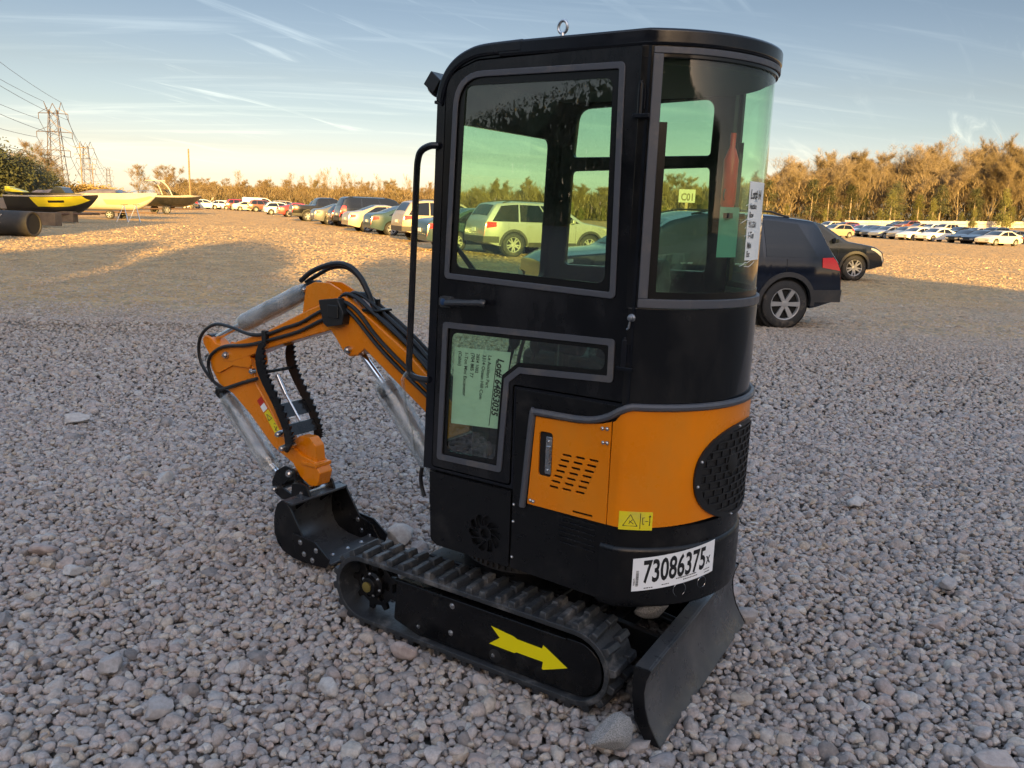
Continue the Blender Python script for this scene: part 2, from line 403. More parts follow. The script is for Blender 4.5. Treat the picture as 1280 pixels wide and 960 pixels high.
# warning decal (folds round the corner of the hood)
def wrap_text(g, body, size, th0, z0, off, bold=0., sx=1., slope=0., dth=None):
    vs, fs = text2d(body, size, bold, sx)
    P = [arc(th0 + math.degrees(x / RHO), z0 + y + slope * x, off) for x, y in vs]; g.add(P, fs)
def arcslab(g, th0, th1, z0, z1, off, t, n=14, slope=0.):
    f = lambda th, v, o: arc(th, z0 + (z1 - z0) * v + slope * radians(th - th0) * RHO, o)
    g.slab(lambda th, v: f(th, v, off + t), lambda th, v: f(th, v, off), lin(th0, th1, n), [0, .5, 1])
g = G(); arcslab(g, 115.4, 129.6, .668, .732, .0145, .0012, 10)
yd = g.build('warning_decal', YELLOW, hood)
g = G()
def arcline(g, p, q, off, w=.0022):
    a, b = Vector(arc(*p, off)), Vector(arc(*q, off)); g.tube([a, b], w, 4)
for p, q in (((117.2, .682), (120.2, .722)), ((120.2, .722), (123.2, .682)), ((123.2, .682), (117.2, .682)), ((119.6, .69), (121.2, .705)), ((119.8, .700), (121.6, .689)), ((124.4, .673), (124.4, .728)), ((125.4, .69), (125.4, .712)), ((125.4, .712), (126.2, .712)), ((125.4, .69), (126.2, .69)), ((126.4, .70), (127.8, .70)), ((128.4, .685), (128.4, .713)), ((128.2, .685), (128.6, .70))):
    arcline(g, p, q, .0156, .0013)
g.ball(arc(128.4, .717, .0156), .0035, 8, 5); g.build('symbol', INK, yd)
# ---- counterweight
def cwpath(s, off, z):
    if s < .06: t = s / .06; return (-.545 + (-.6 + .545 - off * .2) * t, .4 + off, z)
    if s > .94: t = (1 - s) / .06; return (-.545 + (-.6 + .545 - off * .2) * t, -.4 - off, z)
    t = 115 + 130 * (s - .06) / .88; p = arc(t, z, off)
    return (p[0], max(-.4 - off, min(.4 + off, p[1])), z)
US = [0, .02, .04, .06] + lin(.08, .92, 56) + [.94, .96, .98, 1.]
prof = [(.004, .385), (.014, .395), (.016, .42), (.014, .585), (.012, .597), (.004, .602), (.003, .672)]
g = G(); g.grid(lambda s, i: cwpath(s, prof[int(i)][0], prof[int(i)][1] + (.012 * sstep(min(s, 1 - s), .1, .3) if i == 0 else 0)), US, range(len(prof)))
vb = [cwpath(s, .004, .386) for s in US]; g.add(vb, [tuple(range(len(vb)))])
cw = g.build('counterweight', BLACKM, EX, ang=50)
g = G()
SL = .13
arcslab(g, 122.6, 162.6, .448, .566, .017, .001, 24, SL)
st = g.build('auction_sticker', WHITE, cw)
g = G()
vs, fs = text2d('73086375', .112, .0026)
kx = .232 / max(v[0] for v in vs); vs = [(x * kx, y) for x, y in vs]
def stk(x, y, off=.0188):   # sticker coordinates in metres from its lower left corner
    return arc(122.6 + math.degrees(x / RHO), .448 + y + SL * x, off)
g.add([stk(.034 + x, .029 + y) for x, y in vs], fs)
vs, fs = text2d('x', .062, .0006, .62); g.add([stk(.270 + x, .040 + y) for x, y in vs], fs)
for x, y, l, h in ((.150, .021, .078, .0035), (.178, .0115, .056, .003), (.262, .020, .024, .003), (.266, .009, .022, .003), (.10, .010, .022, .003), (.04, .0065, .030, .003)):     # fine print too small to read
    k = x
    while k < x + l: ww = .003 + .004 * ((k * 997) % 1); g.add([stk(k, y), stk(k + ww, y), stk(k + ww, y + h), stk(k, y + h)], [(0, 1, 2, 3)]); k += ww + .0016
rb = random.Random(3)
y = .018
while y < .074:
    w = rb.choice([.0008, .0012, .002]); g.add([stk(.012, y), stk(.021, y), stk(.021, y + w), stk(.012, y + w)], [(0, 1, 2, 3)]); y += w + rb.choice([.0008, .0014])
vs, fs = text2d('73086375', .0075, .0001, .9); g.add([stk(.0095 - b, .02 + a) for a, b in vs], fs)
g.build('sticker_print', INK, st, ang=0, recalc=False)
for th, z, r in ((144.5, .447, .026), (156.5, .457, .021)):
    p = Vector(arc(th, z, .004)); d = Vector((cos(radians(th)), sin(radians(th)), 0)); g = G()
    g.lathe(p, d, [(r, 0), (r, .0105), (r * .95, .0118), (r * .89, .0105), (r * .86, .004)], 28); ex = g.build('exhaust_ring', STEEL, cw)
    g = G(); g.lathe(p, d, [(r * .83, .002), (r * .83, .006)], 24); g.build('bore', DARK, ex)

# ---- rubber seal line between hood and cab
g = G(); P = [(-.228, .412, .66), (-.236, .412, .76), (-.2555, .413, 1.000), (-.262, .413, 1.012), (-.275, .413, 1.016), (-.36, .414, 1.017), (-.44, .414, 1.019), (-.50, .414, 1.027), (-.55, .414, 1.046), (-.585, .416, 1.068), (-.612, .413, 1.083)]
P = smooth_path(P, 5) + [Vector(arc(t, 1.088, .014)) for t in lin(118, 242, 40)] + [Vector((-.612, -.413, 1.083)), Vector((-.55, -.414, 1.046)), Vector((-.30, -.414, 1.02))]
g.tube(P, .0125, 8); g.build('rubber_seal', RUBBERG, EX)

# ---- cab: rear wall, corner posts, side walls, front wall, roof
cab = None
g = G()
g.slab(lambda t, z: arc(t, z, .004), lambda t, z: arc(t, z, -.022), lin(113.6, 246.4, 56), [1.085, 1.2, 1.3, 1.41])           # black panel under the rear window
for a, b in ((112.6, 119.5), (240.5, 247.4)): g.slab(lambda t, z: arc(t, z, .003), lambda t, z: arc(t, z, -.03), lin(a, b, 6), [1.405, 1.8, 2.2])  # corner posts
g.slab(lambda t, z: arc(t, z, .0035), lambda t, z: arc(t, z, -.03), lin(113.6, 246.4, 48), [2.165, 2.2])
cab = g.build('cab_rear_wall', mat('cab_black_gloss', (.0035, .0038, .005), .12, rvar=.06, vscale=4, dust=(.024, .023, .022), dscale=2.6, streak=True), EX, bevel=.002, ang=40)
sideout = [(.238, .712), (.216, 1.437)] + [(p.x, p.y) for p in smooth_path([(.2, 2.06, 0), (.184, 2.12, 0), (.155, 2.166, 0), (.11, 2.198, 0), (.05, 2.222, 0), (-.05, 2.238, 0)], 4)] + [ (-.612, 2.238), (-.614, 1.085), (-.178, 1.085), (-.178, .712)]
DOR = ([(.192, .728), (.174, 1.437), (.156, 2.15), (.03, 2.192), (-.582, 2.203), (-.598, 1.10), (-.164, 1.098), (-.164, .728)], [.012, 0, .09, .08, .012, .012, .012, .012]); dooro = rounded(*DOR)
hole = inset(dooro, -.006)
FRAMEM = mat('cab_frame_paint', (.0045, .0055, .009), .2, rvar=.08, vscale=6, spec=.45, dust=(.022, .019, .017), dscale=5)
g = G(); g.plateY(sideout, .368, .402, [hole]); g.build('cab_side_frame', FRAMEM, EX, bevel=.011, seg=3)
g = G(); g.plateY(inset(hole, -.004), .362, .370, [rin(*DOR, .02)]); g.build('door_jamb', mat('jamb_black_paint', (.006, .006, .008), .5), EX)  # door jamb in plain matt black paint
# door
UWR = ([(.149, 1.448), (.120, 2.16), (-.532, 2.157), (-.545, 1.432)], [.02, .125, .02, .02])
LWR = ([(.167, .760), (.149, 1.289), (-.553, 1.303), (-.555, 1.160), (-.195, 1.142), (-.150, 1.105), (-.129, .766)], [.014, .014, .014, .014, 0, 0, .014])
g = G(); g.plateY(dooro, .376, .405, [rin(*UWR, .016), rin(*LWR, .016)]); door = g.build('door', BLACKP, EX, bevel=.004)
def window(parent, W_, y0, y1, nm='door_window', fr=.021, frit=.024, pane=GLASS):
    s = 1 if y1 > y0 else -1
    g = G(); g.plateY(rin(*W_, fr * .6), y0 - s * .012, y0 - s * .008); w = g.build(nm, pane, parent, ang=0)
    g = G(); g.plateY(rin(*W_, 0), y0, y1, [rin(*W_, fr)]); g.build('rubber_frame', RUBBERG, w, bevel=.003)
    g = G(); g.plateY(rin(*W_, fr * .7), y0 - s * .007, y0 - s * .003, [rounded(inset(W_[0], fr + frit), [.03 if r > 0 else 0 for r in W_[1]], 8)]); g.build('black_border', mat('black_frit', (.006, .006, .006), .25), w)
    return w
window(door, UWR, .404, .411); LWIN = window(door, LWR, .404, .411, frit=.016)
# divider slots of the lower window: two thin struts behind the glass
g = G(); g.bb(-.330, -.334, .384, .388, 1.14, 1.29); g.build('glass_joint', RUBBERG, LWIN)
g = G(); g.plateY(rounded([(.155, 1.345), (.155, 1.385), (.105, 1.385), (.105, 1.345)], .008), .405, .424)
g.tube(smooth_path([(.12, .430, 1.362), (.09, .436, 1.366), (.02, .438, 1.372), (-.035, .434, 1.376), (-.05, .428, 1.374)]), [.012] * 6 + [.013] * 12 + [.0145] * 6 + [.011], 10, flat=.9)
g.bb(.06, .155, .405, .43, 1.352, 1.378)
dh = g.build('door_handle', mat('handle_plastic', (.03, .032, .036), .42, dust=(.09, .09, .09), dscale=20), door, bevel=.003)
g = G(); g.lathe((.137, .424, 1.365), (0, 1, 0), [(.012, 0), (.012, .006), (.009, .007)], 16); g.build('lock_barrel', mat('blue_lock', (.03, .07, .16), .3, metal=.5), dh)
for z in (2.045, 1.262):
    g = G(); g.cyl((-.590, .412, z - .045), (-.590, .412, z + .045), .0095, n=14); g.cyl((-.590, .412, z - .052), (-.590, .412, z + .052), .005, n=10)
    g.bb(-.605, -.575, .403, .409, z - .03, z + .03); g.box((-.597, .415, z - .05), (.055, .012, .012)); g.build('hinge', FRAMEM, door, bevel=.0015)
g = G(); g.lathe((-.606, .404, 1.378), (0, 1, 0), [(.013, 0), (.013, .005), (.009, .010), (.009, .016), (.005, .018)], 16); g.tube([(-.603, .41, 1.366), (-.600, .411, 1.345), (-.594, .412, 1.340)], .0032, 6); g.build('door_latch', mat('dull_steel', (.25, .26, .28), .4, metal=.8), door)
# rear window, bent round the back
def rw(off0, off1, t0, t1, z0, z1, n=44, nv=5): 
    g = G(); g.slab(lambda t, z: arc(t, z, off1), lambda t, z: arc(t, z, off0), lin(t0, t1, n), lin(z0, z1, nv)); return g
rwin = rw(-.010, -.005, 119, 241, 1.425, 2.18).build('rear_window', GLASSR, EX, ang=40)
g = G()
for a, b, z0, z1 in ((117.3, 242.7, 1.411, 1.440), (117.3, 242.7, 2.176, 2.196), (117.3, 121.2, 1.440, 2.176), (238.8, 242.7, 1.440, 2.176)):
    g.slab(lambda t, z: arc(t, z, .0095), lambda t, z: arc(t, z, -.003), lin(a, b, 44 if b - a > 20 else 4), lin(z0, z1, 3))
g.build('rubber_frame', RUBBERG, rwin, bevel=.003, ang=40)
g = G()
for a, b, z0, z1 in ((121, 239, 1.44, 1.462), (121, 124.5, 1.462, 1.98), (235.5, 239, 1.462, 1.98)):
    g.slab(lambda t, z: arc(t, z, -.0025), lambda t, z: arc(t, z, -.0042), lin(a, b, 40 if b - a > 20 else 3), lin(z0, z1, 3))
g.build('black_border', MATS['black_frit'], rwin, ang=40)
# papers behind the rear window
g = G(); f = lambda t, z, o: arc(t, z, o)
g.slab(lambda t, z: arc(t + (1.7 - z) * 4, z, -.0025), lambda t, z: arc(t + (1.7 - z) * 4, z, -.004), lin(169.6, 187, 10), lin(1.565, 1.820, 4)); nt_ = g.build('lot_sheet', PAPER, rwin, ang=40)
g = G()
rb = random.Random(5)
def rtxt(g, body, size, t0, z, bold=.0006):
    vs, fs = text2d(body, size, bold, .62); g.add([arc(t0 + (1.7 - z) * 4 + math.degrees(x / RHO), z + y, -.0012) for x, y in vs], fs)
for i, (b, sz, z) in enumerate((('Lot# 64', .044, 1.765), ('Auction', .026, 1.733), ('Row', .026, 1.705), ('VA 2301', .028, 1.673), ('1-Ton', .030, 1.638), ('Mini', .028, 1.605), ('Exc', .026, 1.577))): rtxt(g, b, sz, 170.6, z)
g.build('handwriting', INK, nt_, ang=0, recalc=False)
g = G(); g.slab(lambda t, z: arc(t, z, -.017), lambda t, z: arc(t, z, -.0185), lin(152.8, 165.5, 5), lin(1.575, 1.735, 3)); g.build('paper_sheet', mat('grey_green_card', (.16, .36, .33), .7), rwin, ang=40)
# thin pale tubes painting the highlights of creased clear wrapping over the papers
rb = random.Random(11); g = G()
for i in range(6):
    t0, z = rb.uniform(163, 172), rb.uniform(1.53, 1.78); P = []
    g = G()
    for k in range(6): P.append(arc(t0 + k * 2.2 + rb.uniform(-.4, .4), z + k * .004 + rb.uniform(-.005, .005), -.0005))
    g.tube(smooth_path(P, 3), .0008, 4); g.build('crease_glint', mat('plastic_highlight', (.75, .78, .76), .2), rwin)
# door lot sheet behind the lower window glass, text turned to read downwards
g = G(); pl = [(.109, 1.197), (-.139, 1.207), (-.102, .920), (.119, .905)]
g.plateY(pl, .3865, .3875); ds = g.build('lot_sheet', PAPER, LWIN, ang=0)
g = G()
def dtxt(body, size, col, start, bold=.0003, sx=.9, shear=.0):
    """rows run down the sheet; col 0..1 from its rear edge forward, start 0..1 from the top."""
    vs, fs = text2d(body, size, bold, sx, shear)
    for_ = []
    for a, b in vs:
        u = col; z = 1.203 - start * .29 - a; x = -.137 + .13 * 0 + col * .245 - b + (1.203 - z) * .115 * (1 - col) - (1.203 - z) * -.03 * col
        for_.append((x, .3892, z))
    g.add(for_, fs)
dtxt('Lot# 64853035', .0395, .20, .08, .0011, .86, .2)
for i, (b, c, sz) in enumerate((('Le Auction Part', .37, .021), ('3314 Ocean Hill Com', .47, .021), ('2824 1002', .585, .019), ('(704 885 77', .68, .021), ('1-Ton Mini Excavator', .80, .021), ('(Cabin)', .92, .021))): dtxt(b, sz, c, .06, .0002)
g.plateY([(-.0815, 1.172), (-.0785, 1.172), (-.054, .925), (-.057, .925)], .3880, .3885)
g.build('sheet_print', INK, ds, ang=0, recalc=False)
# far side wall with its sliding window, front wall with windscreen, roof
g = G(); fso = list(sideout); swin = rounded([(.085, 1.478), (.068, 2.125), (.02, 2.14), (-.535, 2.145), (-.55, 1.485)], [.03, .06, .05, .04, .03])
up = rounded([(.078, 1.93), (.064, 2.125), (-.530, 2.145), (-.527, 1.935)], [.015, .06, .05, .015]); lo = rounded([(.095, 1.478), (.083, 1.872), (-.529, 1.89), (-.546, 1.49)], .02)
g.plateY(fso, -.402, -.370, [up, lo]); g.build('cab_side_wall', FRAMEM, EX, bevel=.008)
for q, nm in ((up, 'side_window'), (lo, 'side_window')):
    g = G(); g.plateY(inset(q, -.01), -.388, -.384); g.build(nm, GLASS, EX, ang=0)
def fx(z): return .238 - (z - .712) * .0285
g = G(); wsu = rounded([(-.355, 1.405), (.345, 1.405), (.345, 2.0), (-.355, 2.0)], .04); wsl = rounded([(-.345, .80), (.345, .80), (.345, 1.33), (-.345, 1.33)], .04)
g.plate([(-.371, .712), (.369, .712), (.369, 2.16), (-.371, 2.16)], lambda y, z: (fx(z) - .004 - max(0, z - 2.06) * .5, y, z), lambda y, z: (fx(z) - .03 - max(0, z - 2.06) * .5, y, z), [wsu, wsl]); g.build('cab_front_wall', FRAMEM, EX, bevel=.006)
for q in (wsu, wsl):
    g = G(); g.plate(inset(q, -.01), lambda y, z: (fx(z) - .012, y, z), lambda y, z: (fx(z) - .016, y, z)); w = g.build('windscreen', GLASS, EX, ang=0)
    if q is wsu:
        g = G(); g.tube([(fx(1.40) + .014, .05, 1.40), (fx(1.5) + .016, .15, 1.485), (fx(1.55) + .016, .262, 1.575)], [.010, .007, .005], 6); g.tube([(fx(1.5) + .010, .10, 1.45), (fx(1.55) + .010, .275, 1.585)], .008, 6); g.bb(.21, .25, .02, .07, 1.365, 1.405); g.build('wiper', PLASTIC, w)
g = G()
us = [i / 40 for i in range(41)]
g.plateZ(plan(.012, -.06), 2.198, 2.249)
rfp = [(p.x, p.z) for p in smooth_path([(-.16, 0, 2.2506), (.0, 0, 2.246), (.07, 0, 2.232), (.125, 0, 2.206), (.165, 0, 2.168), (.190, 0, 2.12), (.203, 0, 2.07)], 4)]; NR = len(rfp) - 1
A_ = [Vector((a, 0, b)) for a, b in rfp]
g.slab(lambda i, y: (rfp[int(i)][0], y, rfp[int(i)][1]), lambda i, y: (rfp[int(i)][0] - .03 * (i / NR), y, rfp[int(i)][1] - .045 + .02 * i / NR), range(NR + 1), [-.4126, -.2, 0, .2, .4126])
roof = g.build('roof', FRAMEM, EX, bevel=.016, seg=4, ang=50)
g = G(); g.plateZ(plan(-.03, .16), 2.150, 2.165); g.build('headliner', mat('headliner', (.05, .055, .055), .8), EX)
g = G(); P = [(-.262 + .0165 * sin(a), .335, 2.290 + .0195 * -cos(a)) for a in lin(0, 2 * pi, 22)[:-1]]; g.tube(P, .0055, 8, closed=True)
g.lathe((-.262, .335, 2.248), (0, 0, 1), [(.013, 0), (.013, .01), (.008, .014), (.007, .024)], 14); g.build('lifting_eye', STEEL, roof)
g = G(); g.box((.232, .35, 2.135), (.055, .09, .055), Matrix.Rotation(radians(-38), 3, 'Y')); g.lathe((.245, .35, 2.122), (.75, 0, -.6), [(.034, 0), (.036, .012), (.03, .018)], 16); g.bb(.2, .235, .345, .36, 2.075, 2.12); g.box((.225, .35, 2.07), (.03, .04, .012))
wl = g.build('work_light', PLASTIC, EX, bevel=.003)
g = G(); g.lathe((.2588, .35, 2.111), (.75, 0, -.6), [(.027, 0), (.027, .003)], 16); g.build('lens', mat('lamp_lens', (.7, .7, .7), .1), wl)
g = G(); g.tube(smooth_path([(.188, .405, 1.916), (.215, .42, 1.914), (.25, .424, 1.898), (.266, .424, 1.868), (.272, .424, 1.80), (.283, .424, 1.5), (.295, .424, 1.18), (.297, .424, 1.10), (.286, .422, 1.070), (.25, .412, 1.060), (.215, .405, 1.06)], 5), .0125, 10)
gbr = g.build('grab_rail', BLACKP, EX)
g = G(); g.tube(smooth_path([(.29, .425, 1.075), (.30, .43, 1.05), (.275, .42, 1.02), (.30, .40, .90), (.275, .38, .78), (.28, .36, .70)]), [.012, .013, .011] + [.008] * 40, 6) if False else g.tube(smooth_path([(.292, .437, 1.085), (.312, .437, 1.06), (.33, .42, 1.035), (.335, .40, .95), (.318, .38, .84), (.318, .36, .74)]), .008, 6); g.build('torn_wrap', FILM, gbr)

# ---- cab inside
g = G(); g.bb(-.17, .19, -.36, .36, .722, .734); g.build('cab_floor', PLASTIC, EX)
g = G(); g.bb(-.56, -.18, -.36, .36, 1.089, 1.10); g.build('engine_deck', BLACKM, EX, bevel=.004)
seat = G().bb(-.44, -.06, -.21, .21, 1.10, 1.20).build('seat', SEATM, EX, bevel=.04, seg=4)
g = G(); g.plate(rounded([(-.20, 1.18), (.20, 1.18), (.185, 1.46), (.12, 1.545), (-.12, 1.545), (-.185, 1.46)], .05), lambda y, z: (-.36 - (z - 1.18) * .16, y, z), lambda y, z: (-.45 - (z - 1.18) * .16, y, z)); g.build('backrest', SEATM, seat, bevel=.03, seg=4)
g = G(); g.slab(lambda y, z: (-.345 - (z - 1.18) * .16 + .012 * mnoise.noise((y * 9, z * 9, 1)), y, z), lambda y, z: (-.348 - (z - 1.18) * .16 + .012 * mnoise.noise((y * 9, z * 9, 1)), y, z), lin(-.205, .205, 10), lin(1.18, 1.56, 10))
g.slab(lambda y, z: (-.470 - (z - 1.18) * .16 - .02 * mnoise.noise((y * 8, z * 8, 4)), y, z), lambda y, z: (-.473 - (z - 1.18) * .16 - .02 * mnoise.noise((y * 8, z * 8, 4)), y, z), lin(-.215, .215, 12), lin(1.16, 1.565, 12)); g.build('seat_wrap', SEATW, seat, ang=60)
g = G(); g.tube([(-.37, .27, 1.245), (-.36, .27, 1.246), (-.2, .27, 1.25), (-.19, .27, 1.25)], [.02, .042, .042, .02], 14); g.bb(-.30, -.26, .25, .29, 1.1, 1.23); g.build('armrest', SEATM, EX, bevel=.006)
g = G(); g.bb(-.17, -.02, -.34, -.2, .73, 1.14); g.bb(-.02, .06, -.34, .34, .73, .98); g.build('control_console', PLASTIC, EX, bevel=.012)
for y, x in ((.19, .0), (.23, -.12), (-.22, -.05), (.045, .1), (-.045, .1)):
    g = G(); g.tube(smooth_path([(x, y, .95), (x + .005, y, 1.08), (x - .02, y, 1.19)]), .008, 8); g.lathe((x - .022, y, 1.185), (-.1, 0, 1), [(.012, 0), (.022, .02), (.024, .045), (.016, .07), (.004, .078)], 14); g.build('control_lever', PLASTIC, EX)
g = G(); g.lathe((-.781, .10, 1.735), (0, 0, 1), [(.02, 0), (.024, .012), (.024, .15), (.014, .18), (.009, .19), (.009, .235)], 18); fe = g.build('fire_extinguisher', mat('red_steel', (.75, .045, .012), .3, coat=.2), EX)
g = G(); g.tube([(-.781 + .022 * cos(a) * .3, .10 + .028 * cos(a), 1.775 + .028 * sin(a)) for a in lin(0, 2 * pi, 20)[:-1]], .003, 6, closed=True); g.bb(-.80, -.765, .093, .107, 1.715, 1.735); g.build('clamp', PLASTIC, fe)
g = G(); g.bb(-.815, -.79, .02, .18, 1.70, 1.716); g.build('bracket', PLASTIC, EX)
# ================================================================== undercarriage
def belt(r, n=18, xc=.5, zc=.149):
    P = []
    for k in range(n + 1): a = -pi / 2 + pi * k / n; P.append((xc + r * cos(a), zc + r * sin(a)))
    for k in range(n + 1): a = pi / 2 + pi * k / n; P.append((-xc + r * cos(a), zc + r * sin(a)))
    return P
def resample(P, n):
    P = P + [P[0]]; L = [0]
    for a, b in zip(P, P[1:]): L.append(L[-1] + sqrt((a[0] - b[0]) ** 2 + (a[1] - b[1]) ** 2))
    out = []; j = 0
    for k in range(n):
        d = L[-1] * k / n
        while L[j + 1] < d: j += 1
        t = (d - L[j]) / max(1e-9, L[j + 1] - L[j]); x = P[j][0] + (P[j + 1][0] - P[j][0]) * t; z = P[j][1] + (P[j + 1][1] - P[j][1]) * t
        dx, dz = P[j + 1][0] - P[j][0], P[j + 1][1] - P[j][1]; l = sqrt(dx * dx + dz * dz); out.append((x, z, dx / l, dz / l))
    return out
BF = mat('track_frame_paint', (.0042, .0044, .0052), .24, rvar=.1, vscale=7, spec=.35, dust=(.03, .028, .026), dscale=5)
def make_track(sd):
    y0, y1 = .292, .475
    if sd < 0: y0, y1 = -.475, -.292
    ys = sd
    g = G(); out = resample(belt(.142), 96); inn = resample(belt(.122), 96); n = 96
    V = []
    for (x, z, *_), (xi, zi, *_) in zip(out, inn): V += [(x, y0, z), (x, y1, z), (xi, y1, zi), (xi, y0, zi)]
    F = []
    for i in range(n):
        a, b = i * 4, ((i + 1) % n) * 4
        for k in range(4): F.append((a + k, a + (k + 1) % 4, b + (k + 1) % 4, b + k))
    g.add(V, F)
    NL = 44
    for i, (x, z, tx, tz) in enumerate(resample(belt(.142), NL)):
        nx, nz = tz, -tx
        cx_, cz_ = CXC = (0, 0)
        # outward normal: away from the loop's middle line
        mx = max(-.5, min(.5, x)); ox, oz = x - mx, z - .149; l = sqrt(ox * ox + oz * oz); nx, nz = ox / l, oz / l
        for j, (ya, yb, sh) in enumerate(((.300, .375, .4), (.385, .470, -.1)) if i % 2 == 0 else ((.300, .360, .1), (.372, .470, .15))):
            ya, yb = ya * ys, yb * ys; w = .017; h = .024; P = []
            for hh, ww in ((-.002, w), (h * .75, w * .82), (h, w * .62)):
                for yy in (ya, yb):
                    k = .22 if hh == h else 0; yc = (ya + yb) / 2; yy2 = yy + (yc - yy) * k * .35
                    for s_ in (-1, 1):
                        sk = sh * .02 * (1 if abs(yy) > .4 else -1)
                        P.append((x + nx * hh + tx * (s_ * ww + sk), yy2, z + nz * hh + tz * (s_ * ww + sk)))
            q = []
            for b in (0, 4): q += [(b, b + 1, b + 5, b + 4), (b + 1, b + 3, b + 7, b + 5), (b + 3, b + 2, b + 6, b + 7), (b + 2, b, b + 4, b + 6)]
            q.append((8, 9, 11, 10)); g.add(P, q)
    t = g.build('track', RUBBER, EX, bevel=.003, seg=1)
    # frame: long box with rounded rear end
    fo = [(.34, .060), (.325, .236)] + [(-.50 + .105 * cos(a), .135 + .104 * sin(a)) for a in lin(pi * .55, pi * 1.45, 12)] + [(-.40, .030), (.22, .030)]
    g = G(); g.plateY(rounded(fo, .012, 3), .325 * ys, .452 * ys); g.bb(-.46, .33, .44 * ys, .462 * ys, .228, .240)
    fr = g.build('track_frame', BF, t, bevel=.004)
    for x, z in ((.045, .206), (.208, .069), (.049, .092), (-.153, .067)): screw(x, .452 * ys, z, (0, ys, 0), .008, 'bolt', fr)
    if ys > 0:
        g = G(); g.plateY([(-.139, .182), (-.179, .147), (-.132, .109), (-.245, .108), (-.255, .114), (-.368, .115), (-.364, .082), (-.468, .125), (-.366, .180), (-.362, .165), (-.256, .166), (-.240, .172)], .4525, .4537); g.build('arrow_decal', mat('yellow_vinyl', (.78, .66, .0), .4), fr)
    # rollers peeping below the frame, sprocket at the front, idler at the rear
    for x in (.20, -.16, -.36):
        g = G(); g.lathe((x, .35 * ys, .066), (0, ys, 0), [(.03, 0), (.042, .01), (.042, .055), (.03, .06), (.03, .075), (.042, .08), (.042, .098), (.02, .104)], 20); g.build('roller', BLACKM, t)
    g = G()
    N = 9; pr = []
    for k in range(N):
        a = 2 * pi * k / N
        for r, d in ((.098, -.16), (.122, -.09), (.122, .09), (.098, .16)): pr.append((.497 + r * cos(a + d), .149 + r * sin(a + d)))
    holes = [circ((.497 + .066 * cos(2 * pi * k / 6), .149 + .066 * sin(2 * pi * k / 6)), .018, 12) for k in range(6)]
    g.plateY(pr, .375 * ys, .392 * ys, holes); g.lathe((.497, .36 * ys, .149), (0, ys, 0), [(.055, 0), (.055, .05), (.042, .056), (.036, .075), (.02, .08)], 24)
    spk = g.build('drive_sprocket', BLACKM, t, bevel=.002)
    g = G(); g.lathe((.497, .44 * ys, .149), (0, ys, 0), [(.022, 0), (.022, .006), (.008, .009)], 16); g.build('hub_cap', mat('brass_cap', (.35, .27, .08), .4, metal=.8), spk)
    for k in range(6): screw(.497 + .046 * cos(2 * pi * k / 6 + .3), .412 * ys, .149 + .046 * sin(2 * pi * k / 6 + .3), (0, ys, 0), .005, 'bolt', spk)
    g = G(); g.lathe((.497, .334 * ys, .149), (0, ys, 0), [(.085, 0), (.085, .03), (.07, .036)], 24); g.build('drive_motor', DARK, t)
    g = G(); g.lathe((-.5, .34 * ys, .149), (0, ys, 0), [(.09, 0), (.121, .006), (.121, .075), (.09, .08)], 28); g.build('idler_wheel', BLACKM, t)
    return t
make_track(1); make_track(-1)
g = G(); g.bb(-.34, .30, -.29, .29, .135, .30); g.bb(-.22, .22, -.32, .32, .10, .26); g.build('undercarriage', BLACKM, EX, bevel=.012)
g = G(); g.lathe((0, 0, .295), (0, 0, 1), [(.25, 0), (.25, .045), (.235, .05), (.235, .115)], 48)
for k in range(60): a = 2 * pi * k / 60; g.box((.256 * cos(a), .256 * sin(a), .325), (.012, .012, .03), Matrix.Rotation(a, 3, 'Z'))
g.build('slew_ring', mat('slew_steel', (.06, .06, .065), .5, metal=.4, dust=(.2, .19, .18), dscale=8), EX)
# blade
def bx(y): return .055 * (.5 - y)
BP = [(-.795, .252), (-.781, .215), (-.776, .17), (-.783, .12), (-.80, .07), (-.825, .028), (-.848, -.004)]
g = G(); yy = lin(-.525, .5, 8)
g.slab(lambda i, y: (BP[int(i)][0] + bx(y) - .006, y, BP[int(i)][1]), lambda i, y: (BP[int(i)][0] + bx(y) + .010, y, BP[int(i)][1] + .002), range(len(BP)), yy)
BLM = mat('blade_paint', (.03, .032, .036), .33, rvar=.14, vscale=5, var=(.055, .057, .060), dust=(.10, .095, .09), dscale=3.5, bump=.08, bscale=30)
bl = g.build('dozer_blade', BLM, EX, bevel=.003, ang=50)
g = G(); g.slab(lambda x, y: (x + bx(y), y, .2545), lambda x, y: (x + bx(y), y, .246), [-.792, -.742], yy); g.build('top_flange', BLM, bl, bevel=.003)
for y, s_ in ((.5, 1), (-.525, -1)):
    g = G(); ep = [(BP[i][0] - .008, BP[i][1]) for i in range(len(BP))] + [(-.800, .0), (-.757, .07), (-.742, .15), (-.742, .256), (-.80, .258)]
    g.plate([(a + bx(y), b) for a, b in ep], lambda u, v: (u, y + s_ * .008, v), lambda u, v: (u, y + s_ * .0005, v)); g.build('end_plate', BLACKM, bl, bevel=.002)
for y in (.17, -.17):
    g = G(); g.plate([(-.28, .10), (-.28, .20), (-.50, .215), (-.772 + bx(y) + .012, .20), (-.772 + bx(y) + .012, .09), (-.50, .10)], lambda u, v: (u, y + .014, v), lambda u, v: (u, y - .014, v)); g.build('blade_arm', BLACKM, EX, bevel=.004)
g = G(); g.cyl((-.30, 0, .22), (-.56, 0, .20), .038, n=18); g.cyl((-.55, 0, .20), (-.732, 0, .175), .018, n=14); g.build('blade_cylinder', BLACKM, EX, bevel=.003)
g = G(); g.bb(-.52, -.46, -.20, .20, .12, .20); g.build('cross_member', BLACKM, EX, bevel=.006)

